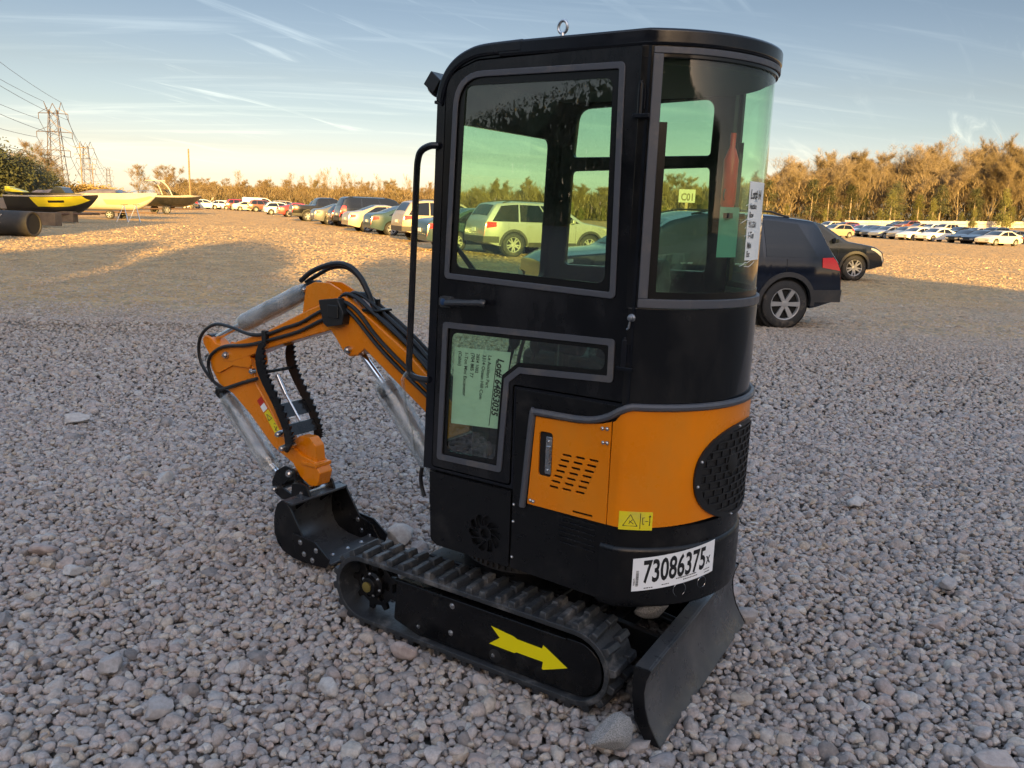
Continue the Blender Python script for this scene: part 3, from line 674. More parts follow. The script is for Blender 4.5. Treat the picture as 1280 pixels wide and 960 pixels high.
# ================================================================== boom, stick, bucket, thumb
boomp = [(.27, .62), (.523, .828), (.872, 1.058), (.915, 1.022), (.965, 1.012), (1.005, 1.030), (1.047, 1.081), (1.086, 1.122), (1.343, 1.042), (1.545, .974), (1.652, .930), (1.80, .876), (1.865, .872), (1.902, .902), (1.890, .945), (1.725, 1.003), (1.542, 1.064), (1.23, 1.206), (1.007, 1.293), (.945, 1.262), (.799, 1.181), (.635, 1.084), (.509, .994), (.27, .82)]
g = G(); g.plateY(boomp, -.058, .058); boom = g.build('boom', ORANGE, EX, bevel=.008, seg=3)
for y in (.034, -.046):
    g = G(); g.plateY(rounded([(1.285, 1.17), (1.258, 1.312), (1.198, 1.338), (1.105, 1.340), (1.03, 1.312), (1.02, 1.27), (1.10, 1.235)], .015), y, y + .012); g.build('cylinder_bracket', ORANGE, boom, bevel=.003)
def pin(p0, p1, r=.018, parent=EX, name='pivot_pin'):
    g = G(); d = (Vector(p1) - Vector(p0)); g.lathe(p0, d, [(r, 0), (r, d.length * .93), (r * .8, d.length)], 16); 
    g.lathe(Vector(p1) - d.normalized() * .004, d, [(r * .5, 0), (r * .5, .012)], 6); return g.build(name, STEEL, parent)
pin((.965, -.075, 1.045), (.965, .078, 1.045), .017, boom); pin((1.835, -.072, .912), (1.835, .075, .912), .019, boom); pin((1.268, -.05, 1.296), (1.268, .056, 1.296), .013, boom)
# dipper cylinder with bubble wrap
def cyl_wrapped(a, b, rod_to, r=.036, rw=.05, seed=0, cover=(0., 1.), parent=EX, name='hydraulic_cylinder'):
    a, b, c = Vector(a), Vector(b), Vector(rod_to); d = (b - a); g = G(); L = d.length
    g.lathe(a, d, [(r * .7, -.03), (r, 0), (r, L * .9), (r * 1.15, L * .905), (r * 1.15, L), (r * .6, L + .004)], 24); cy = g.build(name, mat('cylinder_black', (.02, .021, .024), .3, dust=(.1, .1, .1), dscale=9), parent, bevel=.002)
    g = G(); g.cyl(b, c, r * .42, n=16); g.build('rod', CHROME, cy)
    for e in (a - d.normalized() * .03, c):
        g = G(); g.lathe(e + Vector((0, -.028, 0)), (0, 1, 0), [(.032, 0), (.032, .056)], 20); g.build('rod_eye', BLACKM, cy)
    rr = random.Random(seed); u, w, dd = frame_of(d); N, K = 26, 28
    g = G()
    def fo(i, k, e=0.):
        t = cover[0] + (cover[1] - cover[0]) * i / N; p = a + d * t; ang = 2 * pi * (k % K) / K
        rad = rw * (1 + .10 * mnoise.noise((cos(ang) * 1.7 + seed, sin(ang) * 1.7, t * 5)) + .05 * mnoise.noise((cos(ang) * 5 + seed, sin(ang) * 5, t * 19)))
        rad *= 1 - .32 * max(0, 1 - min(i, N - i) / 3.) ** 1.5
        return p + (rad - e) * (u * cos(ang) + w * sin(ang))
    g.slab(lambda i, k: fo(i, k), lambda i, k: fo(i, k, .0025), range(N + 1), range(K + 1)); g.build('bubble_wrap', WRAP, cy, ang=70)
    return cy
cyl_wrapped((1.27, 0, 1.296), (1.76, 0, 1.082), (2.015, 0, .967), .036, .047, 2, (.02, 1.1))
cyl_wrapped((1.925, 0, .672), (1.60, 0, .365), (1.475, 0, .290), .036, .050, 5, (.0, 1.12))
cyl_wrapped((.42, 0, .475), (.80, 0, .895), (.965, 0, 1.045), .036, .056, 9, (.0, 1.06))
# stick
stickp = [(2.025, .995), (1.985, .985), (1.946, .962), (1.899, .925), (1.788, .905), (1.664, .915), (1.632, .786), (1.523, .660), (1.425, .525), (1.37, .50), (1.30, .47), (1.22, .455), (1.178, .40), (1.20, .33), (1.25, .318), (1.32, .355), (1.37, .415), (1.44, .445), (1.515, .475), (1.677, .613), (1.814, .705), (1.925, .744), (1.985, .82), (2.0, .896), (2.045, .945), (2.05, .975)]
g = G(); g.plateY(stickp, -.044, .044); stick = g.build('stick', ORANGE, EX, bevel=.007, seg=3)
for y0_, y1_ in ((.0445, .056), (-.056, -.0445)):
    g = G(); g.plateY(rounded([(1.93, .965), (1.76, .93), (1.655, .93), (1.65, .865), (1.80, .86), (1.92, .80), (1.975, .87)], .03), y0_, y1_); g.build('cheek_plate', ORANGE, stick, bevel=.003)
g = G(); g.plateY(rounded([(1.385, .46), (1.37, .535), (1.335, .562), (1.262, .565), (1.222, .53), (1.212, .44), (1.30, .43)], .02), -.03, .03); g.bb(1.195, 1.30, -.052, .052, .425, .445); g.build('thumb_lug', ORANGE, stick, bevel=.004)
g = G(); g.plateY([(1.625, .700), (1.578, .645), (1.545, .672), (1.592, .727)], .0445, .0455); lb = g.build('warning_decal', RED, stick)
g = G(); g.plateY([(1.600, .672), (1.577, .646), (1.548, .671), (1.571, .698)], .0456, .0461); g.build('white_field', WHITE, lb)
g = G(); g.plateY([(1.573, .641), (1.478, .528), (1.446, .555), (1.541, .668)], .0445, .0455); lb = g.build('caution_decal', YELLOW, stick)
g = G()
for a, b in (((1.552, .640), (1.515, .626)), ((1.515, .626), (1.538, .608)), ((1.538, .608), (1.552, .640)), ((1.498, .585), (1.472, .560)), ((1.478, .588), (1.492, .566)), ((1.50, .60), (1.484, .60))): g.tube([(a[0], .0462, a[1]), (b[0], .0462, b[1])], .0018, 4)
g.build('symbol', INK, lb)
# bucket link plates and bucket
for y0_, y1_ in ((.062, .074), (-.074, -.062)):
    g = G(); g.plateY(rounded([(1.495, .30), (1.462, .366), (1.396, .405), (1.322, .395), (1.315, .352), (1.384, .335), (1.43, .29), (1.35, .262), (1.262, .31), (1.23, .27), (1.30, .225), (1.42, .222), (1.485, .25)], .018), y0_, y1_); g.build('bucket_link', BLACKM, EX, bevel=.003)
pin((1.36, -.082, .372), (1.36, .086, .372), .021); pin((1.262, -.082, .292), (1.262, .086, .292), .021); pin((1.47, -.082, .268), (1.47, .086, .268), .016)
KS = [(1.212, .272), (1.262, .292), (1.293, .268), (1.312, .225), (1.320, .175), (1.318, .115), (1.298, .070), (1.262, .036), (1.19, .016), (1.11, .010), (1.03, .022), (.975, .038)]
def off_in(P, d):
    out = []
    for i in range(len(P)):
        a, b = Vector(P[max(0, i - 1)]), Vector(P[min(len(P) - 1, i + 1)]); t = (b - a).normalized(); out.append((P[i][0] - t.y * d * -1, P[i][1] + t.x * d * -1))
    return out
KI = off_in(KS, .010)
g = G(); yk = lin(-.165, .205, 4)
g.slab(lambda i, y: (KS[int(i)][0], y, KS[int(i)][1]), lambda i, y: (KI[int(i)][0], y, KI[int(i)][1]), range(len(KS)), yk); bucket = g.build('bucket', BLM, EX, bevel=.002, ang=50)
sidep = [(p[0], p[1]) for p in KS] + [(1.03, .112), (1.115, .135), (1.165, .205)]
for y0_, y1_ in ((.2055, .216), (-.176, -.1655)):
    g = G(); g.plateY(sidep, y0_, y1_); s_ = g.build('side_plate', BLACKM, bucket, bevel=.002)
    ya, yb = (y1_ + .0005, y1_ + .010) if y0_ > 0 else (y0_ - .010, y0_ - .0005)
    g = G(); g.plateY(rounded([(1.185, .150), (1.03, .138), (.935, .075), (.955, .028), (1.06, .018), (1.16, .055)], .012), ya, yb); sc = g.build('side_cutter', BLACKM, bucket, bevel=.002)
    for x, z in ((1.125, .115), (1.10, .062), (1.045, .045), (1.02, .10)): screw(x, yb if y0_ > 0 else ya, z, (0, 1 if y0_ > 0 else -1, 0), .009, 'bolt', sc)
    if y0_ < 0:
        for x, z in ((1.125, .115), (1.10, .062), (1.045, .045)): screw(x, y1_, z, (0, 1, 0), .009, 'bolt', sc)
g = G(); g.bb(.945, 1.06, -.165, .205, .034, .046); ce = g.build('cutting_edge', BLM, bucket, bevel=.003)
for y in (.12, .02, -.08): screw(1.02, y, .046, (0, 0, 1), .009, 'bolt', ce)
g = G(); g.bb(1.195, 1.262, -.165, .205, .274, .286); g.build('top_lip', BLM, bucket, bevel=.003)
for y in (.076, -.09):
    g = G(); g.plateY(rounded([(1.20, .28), (1.225, .335), (1.275, .345), (1.33, .33), (1.34, .22), (1.30, .20)], .015), y, y + .014); g.build('hinge_ear', BLACKM, bucket, bevel=.003)
# thumb: two saw-toothed rails with cross bars
L_ = smooth_path([(1.538, 1.01, 0), (1.562, .95, 0), (1.555, .88, 0), (1.512, .805, 0), (1.44, .71, 0), (1.375, .60, 0), (1.36, .53, 0)], 4); L_ = [(p.x, p.y) for p in L_]
Rr = smooth_path([(1.315, .53, 0), (1.318, .58, 0), (1.375, .695, 0), (1.463, .82, 0), (1.505, .91, 0), (1.515, 1.01, 0)], 4); Rt = []
for i, p in enumerate(Rr[:-1]):
    q = Rr[i + 1]; t = (q - p).normalized(); nn = Vector((t.y, -t.x, 0)); 
    Rt.append((p.x, p.y)); Rt.append((p.x + (q.x - p.x) * .75 - .022, p.y + (q.y - p.y) * .75 + .004))
tail = [(1.425, .60), (1.43, .51), (1.395, .475), (1.345, .48)]
thumb = None
for y in (.088, -.105):
    g = G(); g.plateY(L_ + [(1.385, .50), (1.35, .485)] + Rt + [(1.515, 1.022)], y, y + .014)
    if thumb is None: thumb = g.build('thumb', BLACKM, EX, bevel=.002, seg=1)
    else: g.build('thumb_rail', BLACKM, thumb, bevel=.002, seg=1)
for (xa, za), (xb, zb), nm in (((1.475, .715), (1.425, .655), 'cross_plate'), ((1.405, .625), (1.375, .572), 'cross_plate')):
    g = G(); g.plate([(-.093, 0), (.09, 0), (.09, 1), (-.093, 1)], lambda y, t: (xa + (xb - xa) * t - .048, y, za + (zb - za) * t), lambda y, t: (xa + (xb - xa) * t - .036, y, za + (zb - za) * t)); g.build(nm, BLACKP, thumb, bevel=.002)
g = G(); g.cyl((1.515, -.105, .868), (1.515, .10, .868), .008, n=10); g.build('cross_bar', BLACKM, thumb)
g = G(); g.cyl((1.52, .0, .84), (1.46, .0, .75), .012, n=12); g.cyl((1.46, 0, .75), (1.36, 0, .63), .007, n=10); g.build('link_rod', STEEL, thumb)
for x, z in ((1.398, .575), (1.372, .508)): pin((x, -.115, z), (x, .118, z), .017, thumb)
pin((1.64, .045, .852), (1.64, .068, .852), .014, stick)
# hoses
def hose(P, r=.0085, k=6, parent=boom, m=HOSE): 
    g = G(); g.tube(smooth_path(P, k), r, 8); return g.build('hydraulic_hose', m, parent)
hose([(1.318, .02, 1.333), (1.25, .02, 1.378), (1.183, .01, 1.408), (1.10, .0, 1.428), (1.02, .0, 1.422), (.95, 0, 1.378), (.90, 0, 1.31), (.855, 0, 1.235), (.78, .0, 1.19), (.50, .01, 1.0)], .0125)
hose([(1.305, .0, 1.325), (1.23, -.02, 1.372), (1.15, -.02, 1.405), (1.06, -.02, 1.412), (.98, -.02, 1.375), (.92, -.02, 1.30), (.87, -.02, 1.23), (.76, -.02, 1.17), (.50, -.02, .985)], .010)
for i in range(5):
    y = -.045 + i * .024; j = R.uniform(-.008, .012)
    hose([(1.03, y, 1.275), (.99, y, 1.296 + j), (.93, y, 1.286 + j), (.84, y + .004, 1.238 + j * 2), (.74, y, 1.178 + j), (.62, y - .004, 1.098 + j * 2), (.50, y, 1.012), (.33, y, .87)], .0095)
hose([(1.04, .064, 1.245), (.98, .066, 1.262), (.90, .066, 1.225), (.80, .066, 1.135), (.68, .066, 1.05), (.52, .066, .95), (.40, .066, .87)], .0095)
hose([(1.04, .066, 1.20), (.99, .068, 1.235), (.92, .067, 1.20), (.80, .067, 1.10), (.68, .067, 1.015), (.52, .066, .915), (.40, .066, .84)], .0095)
hose([(1.06, .07, 1.238), (1.16, .07, 1.195), (1.274, .068, 1.138), (1.39, .068, 1.10), (1.50, .07, 1.062), (1.635, .07, 1.043), (1.772, .07, 1.064), (1.898, .07, 1.067), (1.998, .07, 1.019), (2.044, .07, .947), (2.033, .07, .851), (1.955, .066, .768), (1.875, .05, .722)], .0088)
hose([(1.06, .07, 1.196), (1.16, .07, 1.152), (1.275, .068, 1.10), (1.39, .068, 1.062), (1.503, .07, 1.028), (1.60, .07, 1.0), (1.683, .07, .982), (1.84, .07, .957), (1.939, .07, .906), (1.972, .07, .845), (1.945, .068, .768)], .0088)
hose([(1.93, .055, .722), (1.872, .06, .727), (1.799, .058, .752), (1.704, .054, .787), (1.60, .062, .82)], .0095, parent=stick)
g = G(); g.bb(1.505, 1.535, .06, .084, 1.012, 1.075); g.build('hose_clip', PLASTIC, boom, bevel=.003)
g = G(); g.plateY(rounded([(1.115, 1.265), (.995, 1.282), (.955, 1.215), (.962, 1.165), (1.06, 1.145), (1.085, 1.16)], .01), .0595, .105); g.bb(.985, 1.05, .105, .112, 1.19, 1.25); g.build('hose_clamp_box', PLASTIC, boom, bevel=.004)
g = G(); g.bb(.80, .885, -.05, .06, 1.232, 1.242); g.bb(.835, .85, -.01, .01, 1.24, 1.285); g.build('hose_bracket', BLACKM, boom, bevel=.002)
g = G(); g.bb(.20, .36, -.13, .13, .40, .70); g.bb(.30, .46, -.09, .09, .42, .66); g.build('boom_swing_bracket', BLACKM, EX, bevel=.01)
# ================================================================== sun and sky
SUN_EL = radians(9.5); SUN_AZ = atan2(.16, -.987)          # the sun stands behind the camera, a little to its right
sdir = Vector((sin(SUN_AZ) * cos(SUN_EL), cos(SUN_AZ) * cos(SUN_EL), sin(SUN_EL)))
sl = bpy.data.lights.new('sun', 'SUN'); sl.energy = SUN_E; sl.angle = radians(.5); sl.color = (1., .61, .16)
so = bpy.data.objects.new('sun', sl); COL.objects.link(so); so.rotation_euler = (-sdir).to_track_quat('-Z', 'Y').to_euler(); so.location = (20, -60, 30)
W = bpy.data.worlds.new('World'); SC.world = W; W.use_nodes = True; nt = W.node_tree; nt.nodes.clear(); L = nt.links.new
wo = nt.nodes.new('ShaderNodeOutputWorld'); bg = nt.nodes.new('ShaderNodeBackground'); bg.inputs['Strength'].default_value = SKY_S; L(bg.outputs[0], wo.inputs[0])
sky = nt.nodes.new('ShaderNodeTexSky'); sky.sky_type = 'NISHITA'; sky.sun_disc = False; sky.sun_elevation = SUN_EL; sky.sun_rotation = SUN_AZ
sky.air_density = 1.0; sky.dust_density = 2.2; sky.ozone_density = 1.2; sky.altitude = 100
tc = nt.nodes.new('ShaderNodeTexCoord'); sx = nt.nodes.new('ShaderNodeSeparateXYZ'); L(tc.outputs['Generated'], sx.inputs[0])
def mth(op, a, b=None, c=None):
    n = nt.nodes.new('ShaderNodeMath'); n.operation = op
    for i, v in enumerate((a, b, c)):
        if v is None: continue
        if isinstance(v, (int, float)): n.inputs[i].default_value = v
        else: L(v, n.inputs[i])
    return n.outputs[0]
def mrange(v, a, b, c=0., d=1., sm=True):
    n = nt.nodes.new('ShaderNodeMapRange'); n.interpolation_type = 'SMOOTHSTEP' if sm else 'LINEAR'
    for i, x in enumerate((a, b, c, d)): n.inputs[i + 1].default_value = x
    L(v, n.inputs[0]); return n.outputs[0]
den = mth('ADD', sx.outputs[2], .15); pu = mth('DIVIDE', sx.outputs[0], den); pv = mth('DIVIDE', sx.outputs[1], den)
cb = nt.nodes.new('ShaderNodeCombineXYZ'); L(pu, cb.inputs[0]); L(pv, cb.inputs[1])
def streak(rot, sc, lo, hi, seed, det=9., dist=.6):
    vr = nt.nodes.new('ShaderNodeVectorRotate'); vr.rotation_type = 'Z_AXIS'; vr.inputs['Angle'].default_value = -radians(rot); L(cb.outputs[0], vr.inputs['Vector'])
    mp = nt.nodes.new('ShaderNodeMapping'); mp.inputs['Scale'].default_value = (sc[0], sc[1], 1); mp.inputs['Location'].default_value = (seed, seed * 1.7, seed); L(vr.outputs[0], mp.inputs['Vector'])
    n = nt.nodes.new('ShaderNodeTexNoise'); n.inputs['Scale'].default_value = 1; n.inputs['Detail'].default_value = det; n.inputs['Roughness'].default_value = .62; n.inputs['Distortion'].default_value = dist; L(mp.outputs[0], n.inputs['Vector'])
    return mrange(n.outputs['Fac'], lo, hi)
c1 = mth('MULTIPLY', streak(56, (1.1, 9.), .54, .78, 3.1), streak(40, (.7, 1.3), .42, .62, 8.3, 3.))
c2 = mth('MULTIPLY', streak(8, (.8, 6.), .48, .80, 5.7), .55)
cl = mth('MAXIMUM', c1, c2)
cl = mth('MULTIPLY', cl, mrange(sx.outputs[2], .0, .10))
# warm evening haze low over the horizon, cool grey-blue above
tint = nt.nodes.new('ShaderNodeValToRGB'); L(sx.outputs[2], tint.inputs[0]); e = tint.color_ramp.elements
e[0].position = 0.; e[0].color = (*SKY[0][1], 1); e[1].position = SKY[-1][0]; e[1].color = (*SKY[-1][1], 1)
for z_, c_ in SKY[1:-1]: k = e.new(z_); k.color = (*c_, 1)
mu = nt.nodes.new('ShaderNodeMix'); mu.data_type = 'RGBA'; mu.blend_type = 'MULTIPLY'; mu.inputs['Factor'].default_value = 1.; L(sky.outputs[0], mu.inputs['A']); L(tint.outputs[0], mu.inputs['B'])
sc_ = nt.nodes.new('ShaderNodeMix'); sc_.data_type = 'RGBA'; sc_.blend_type = 'MULTIPLY'; sc_.inputs['Factor'].default_value = 1.; L(mu.outputs['Result'], sc_.inputs['A']); sc_.inputs['B'].default_value = (1.7, 1.55, 1.4, 1)
mx = nt.nodes.new('ShaderNodeMix'); mx.data_type = 'RGBA'; L(cl, mx.inputs['Factor']); L(mu.outputs['Result'], mx.inputs['A']); L(sc_.outputs['Result'], mx.inputs['B']); L(mx.outputs['Result'], bg.inputs['Color'])
vs_ = SC.view_settings; vs_.view_transform = 'Standard'; vs_.look = 'None'; vs_.gamma = 1.; vs_.use_curve_mapping = False; vs_.exposure = EXPO
SC.cycles.max_bounces = 10; SC.cycles.transparent_max_bounces = 16; SC.cycles.diffuse_bounces = 3; SC.cycles.glossy_bounces = 4; SC.cycles.caustics_reflective = False; SC.cycles.caustics_refractive = False
try: SC.cycles.use_denoising = True
except Exception: pass

# ================================================================== ground
def ground_material():
    m = bpy.data.materials.new('gravel_ground'); m.use_nodes = True; nt = m.node_tree; b = nt.nodes['Principled BSDF']; L = nt.links.new
    tc = nt.nodes.new('ShaderNodeTexCoord')
    def noise(sc, det=4., rg=.55):
        n = nt.nodes.new('ShaderNodeTexNoise'); n.inputs['Scale'].default_value = sc; n.inputs['Detail'].default_value = det; n.inputs['Roughness'].default_value = rg; L(tc.outputs['Object'], n.inputs['Vector']); return n
    v = nt.nodes.new('ShaderNodeTexVoronoi'); v.inputs['Scale'].default_value = 17; L(tc.outputs['Object'], v.inputs['Vector'])
    v2 = nt.nodes.new('ShaderNodeTexVoronoi'); v2.inputs['Scale'].default_value = 6; L(tc.outputs['Object'], v2.inputs['Vector'])
    def ramp(src, stops):
        r = nt.nodes.new('ShaderNodeValToRGB'); L(src, r.inputs[0]); e = r.color_ramp.elements
        e[0].position, e[0].color = stops[0][0], (*stops[0][1], 1); e[1].position, e[1].color = stops[-1][0], (*stops[-1][1], 1)
        for p, c in stops[1:-1]: q = e.new(p); q.color = (*c, 1)
        return r.outputs[0]
    sp = nt.nodes.new('ShaderNodeSeparateColor'); L(v.outputs['Color'], sp.inputs[0])
    stone = ramp(sp.outputs[0], [(0., (.20, .175, .155)), (.35, (.34, .30, .26)), (.7, (.43, .38, .33)), (1., (.54, .49, .43))])
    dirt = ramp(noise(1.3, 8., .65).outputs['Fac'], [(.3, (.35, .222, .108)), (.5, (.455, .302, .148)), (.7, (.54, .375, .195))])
    d = nt.nodes.new('ShaderNodeMapRange'); d.inputs[1].default_value, d.inputs[2].default_value = .42, .74; sy = nt.nodes.new('ShaderNodeSeparateXYZ'); L(tc.outputs['Object'], sy.inputs[0])
    def mp(src, a, b, c, e):
        n = nt.nodes.new('ShaderNodeMapRange'); n.interpolation_type = 'SMOOTHSTEP'
        for i, q in enumerate((a, b, c, e)): n.inputs[i + 1].default_value = q
        L(src, n.inputs[0]); return n.outputs[0]
    def ma(op, a, b):
        n = nt.nodes.new('ShaderNodeMath'); n.operation = op
        for i, q in enumerate((a, b)):
            if isinstance(q, (int, float)): n.inputs[i].default_value = q
            else: L(q, n.inputs[i])
        return n.outputs[0]
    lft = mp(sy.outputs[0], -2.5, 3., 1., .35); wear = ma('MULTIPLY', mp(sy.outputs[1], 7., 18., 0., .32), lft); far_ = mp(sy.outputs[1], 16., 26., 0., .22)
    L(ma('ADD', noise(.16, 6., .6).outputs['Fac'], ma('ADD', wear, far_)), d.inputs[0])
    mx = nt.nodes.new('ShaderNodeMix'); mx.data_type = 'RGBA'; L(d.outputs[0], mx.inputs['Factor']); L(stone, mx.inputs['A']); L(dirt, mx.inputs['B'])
    dk = nt.nodes.new('ShaderNodeMix'); dk.data_type = 'RGBA'; L(mp(sy.outputs[1], 8., 14., 1., 0.), dk.inputs['Factor']); L(mx.outputs['Result'], dk.inputs['A']); dk.inputs['B'].default_value = (.15, .132, .115, 1)     # near ground darkened: crevice shade between the stones put into the colour
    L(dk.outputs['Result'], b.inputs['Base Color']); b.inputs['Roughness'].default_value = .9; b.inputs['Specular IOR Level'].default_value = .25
    # rough stony ground: every cell of gravel is a facet with its own tilt
    ge = nt.nodes.new('ShaderNodeNewGeometry')
    def vm(op, x, y):
        n = nt.nodes.new('ShaderNodeVectorMath'); n.operation = op
        for i, q in enumerate((x, y)):
            if isinstance(q, tuple): n.inputs[i].default_value = q
            else: L(q, n.inputs[i])
        return n.outputs[0]
    t1 = vm('MULTIPLY', vm('SUBTRACT', v.outputs['Color'], (.5, .5, .5)), (1.9, 1.9, .3)); t2 = vm('MULTIPLY', vm('SUBTRACT', v2.outputs['Color'], (.5, .5, .5)), (.8, .8, .1))
    nn = vm('NORMALIZE', vm('ADD', vm('ADD', ge.outputs['Normal'], t1), t2), (0., 0., 0.)); L(nn, b.inputs['Normal'])
    return m
def lift(x, y):
    return .030 * mnoise.noise((x * .35, y * .35, 2.)) + .012 * mnoise.noise((x * 1.1, y * 1.1, 5.)) + .06 * math.exp(-((y - 11.6 - .06 * x + .5 * mnoise.noise((x * .4, 1., 1.))) / .4) ** 2) * sstep(-x, 1.5, 3.5)
def nearflat(x, y):            # the ground is level where the excavator stands
    return sstep(sqrt(x * x + (y - 3.2) ** 2), 1.4, 3.0)
def gh(x, y): return gz(x, y) + lift(x, y) * nearflat(x, y)
def axis(lo, hi, step, far, grow=1.25):
    a = [lo]; 
    while a[-1] < hi: a.append(a[-1] + step)
    s = step
    while a[-1] < far: s *= grow; a.append(a[-1] + s)
    s = step
    while a[0] > -far: s *= grow; a.insert(0, a[0] - s)
    return a
gx, gy = axis(-20, 20, .35, 3500), axis(1, 40, .35, 3500)
g = G(); g.grid(lambda x, y: (x, y, gh(x, y) - .042 + .036 * sstep(y, 8, 14)), gx, gy)
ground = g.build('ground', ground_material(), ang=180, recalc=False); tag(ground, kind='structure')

# ================================================================== gravel stones
def rock_mesh(name, seed, m, sub=2, flat=(.62, .95), planes=12, rough=.035):
    rr = random.Random(seed); bm = bmesh.new(); bmesh.ops.create_icosphere(bm, subdivisions=sub, radius=1.)
    P = []
    for _ in range(planes):
        n = Vector((rr.gauss(0, 1), rr.gauss(0, 1), rr.gauss(0, 1))).normalized(); P.append((n, rr.uniform(.50, .80)))
    s = Vector((1., rr.uniform(.62, .95), rr.uniform(*flat) * .8))
    for v in bm.verts:
        for _ in range(2):
            for n, d in P:
                k = v.co.dot(n) - d
                if k > 0: v.co -= n * k * .97
        v.co *= 1 + rough * mnoise.noise(v.co * 2.2 + Vector((seed, 0, 0))) * 2
        v.co = Vector((v.co.x * s.x, v.co.y * s.y, v.co.z * s.z))
    mxl = max(v.co.length for v in bm.verts)
    for v in bm.verts: v.co /= mxl
    me = bpy.data.meshes.new(name); bm.to_mesh(me); bm.free(); me.materials.append(m)
    me.polygons.foreach_set('use_smooth', [True] * len(me.polygons)); me.set_sharp_from_angle(angle=radians(48)); return me
def stone_material():
    m = bpy.data.materials.new('river_stone'); m.use_nodes = True; nt = m.node_tree; b = nt.nodes['Principled BSDF']; L = nt.links.new
    oi = nt.nodes.new('ShaderNodeObjectInfo'); r = nt.nodes.new('ShaderNodeValToRGB'); L(oi.outputs['Random'], r.inputs[0]); e = r.color_ramp.elements
    stops = [(0., (.20, .18, .172)), (.18, (.325, .292, .278)), (.36, (.40, .357, .337)), (.52, (.365, .298, .272)), (.66, (.45, .405, .383)), (.8, (.37, .305, .245)), (.92, (.50, .465, .43)), (1., (.27, .252, .258))]
    e[0].position, e[0].color = stops[0][0], (*stops[0][1], 1); e[1].position, e[1].color = 1., (*stops[-1][1], 1)
    for p, c in stops[1:-1]: q = e.new(p); q.color = (*c, 1)
    tc = nt.nodes.new('ShaderNodeTexCoord'); n = nt.nodes.new('ShaderNodeTexNoise'); n.inputs['Scale'].default_value = 2.4; n.inputs['Detail'].default_value = 7; n.inputs['Roughness'].default_value = .68; L(tc.outputs['Object'], n.inputs['Vector'])
    mr = nt.nodes.new('ShaderNodeMapRange'); mr.inputs[1].default_value, mr.inputs[2].default_value, mr.inputs[3].default_value, mr.inputs[4].default_value = .3, .72, .72, 1.22; L(n.outputs['Fac'], mr.inputs[0])
    mu = nt.nodes.new('ShaderNodeMix'); mu.data_type = 'RGBA'; mu.blend_type = 'MULTIPLY'; mu.inputs['Factor'].default_value = 1; L(r.outputs[0], mu.inputs['A']); L(mr.outputs[0], mu.inputs['B'])
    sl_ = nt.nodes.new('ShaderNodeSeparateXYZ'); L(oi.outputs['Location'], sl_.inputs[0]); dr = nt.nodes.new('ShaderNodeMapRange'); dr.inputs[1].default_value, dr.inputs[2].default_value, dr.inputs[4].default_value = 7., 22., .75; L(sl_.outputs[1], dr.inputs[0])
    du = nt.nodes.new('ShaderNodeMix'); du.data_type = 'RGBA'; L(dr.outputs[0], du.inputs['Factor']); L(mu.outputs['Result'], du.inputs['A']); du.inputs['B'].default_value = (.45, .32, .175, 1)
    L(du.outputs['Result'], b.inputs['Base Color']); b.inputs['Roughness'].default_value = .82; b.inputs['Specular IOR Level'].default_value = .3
    bp = nt.nodes.new('ShaderNodeBump'); bp.inputs['Strength'].default_value = .35; bp.inputs['Distance'].default_value = .1; L(n.outputs['Fac'], bp.inputs['Height']); L(bp.outputs['Normal'], b.inputs['Normal'])
    return m
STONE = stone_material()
PINK = mat('pinkish_stone', (.40, .33, .30), .85, var=(.30, .24, .225), vscale=3, bump=.3, bscale=30)
PALE = mat('pale_stone', (.46, .44, .42), .85, var=(.34, .32, .31), vscale=3.5, bump=.3, bscale=40)
GREYS = mat('grey_stone', (.36, .34, .335), .85, var=(.27, .255, .25), vscale=3, bump=.3, bscale=30)
SPECK = mat('speckled_granite', (.34, .335, .33), .85, var=(.13, .13, .13), vscale=34, vcontrast=(.46, .56), bump=.5, bscale=60)
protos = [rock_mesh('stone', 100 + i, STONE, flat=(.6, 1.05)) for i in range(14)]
heroes = []
def hero(seed, m, px, py, size, label, rot=None, lift_=.25, loc=None, planes=8, sc=(1, 1, 1)):
    me = rock_mesh('rock', seed, m, sub=3, planes=planes, rough=.07); o = bpy.data.objects.new('rock', me); COL.objects.link(o)
    p = Vector(loc) if loc else at(px, py); o.location = (p.x, p.y, p.z + size * lift_); rr = random.Random(seed); o.rotation_euler = rot or (rr.uniform(-.25, .25), rr.uniform(-.25, .25), rr.uniform(0, 6)); o.scale = [size * s for s in sc]
    o.scale = o.scale * (.8 if not loc else 1)
    tag(o, label, 'rock', 'larger rocks lying in the gravel'); heroes.append((p.x, p.y, size)); return o
hero(1, PINK, 505, 818, .075, 'long flat pinkish rock beside the lower edge of the near track', rot=(0, 0, radians(-20)))
hero(2, PALE, 500, 676, .105, 'large pale grey rock between the bucket and the cab')
hero(3, PALE, 412, 868, .065, 'pale three-cornered rock in the gravel below the front of the near track', lift_=.4)
hero(4, GREYS, 402, 840, .06, 'grey angular rock behind the three-cornered pale rock', lift_=.4) if False else None
hero(5, GREYS, 138, 838, .06, 'blocky light grey rock standing up in the gravel at the lower left', lift_=.45)
hero(6, GREYS, 196, 890, .075, 'broad low grey rock in the gravel near the lower left corner', lift_=.2)
hero(7, PALE, 92, 718, .075, 'wide pale slab of rock flat in the gravel on the left', lift_=.2)
hero(8, PINK, 55, 690, .085, 'long brownish flat rock at the left edge of the gravel', lift_=.15)
hero(9, PALE, 205, 602, .085, 'pale flat rock left of the bucket cylinder', lift_=.2)
hero(10, PALE, 94, 527, .12, 'whitish flat rock lying alone on the browner gravel at left', lift_=.12, sc=(1.2, .8, .7))
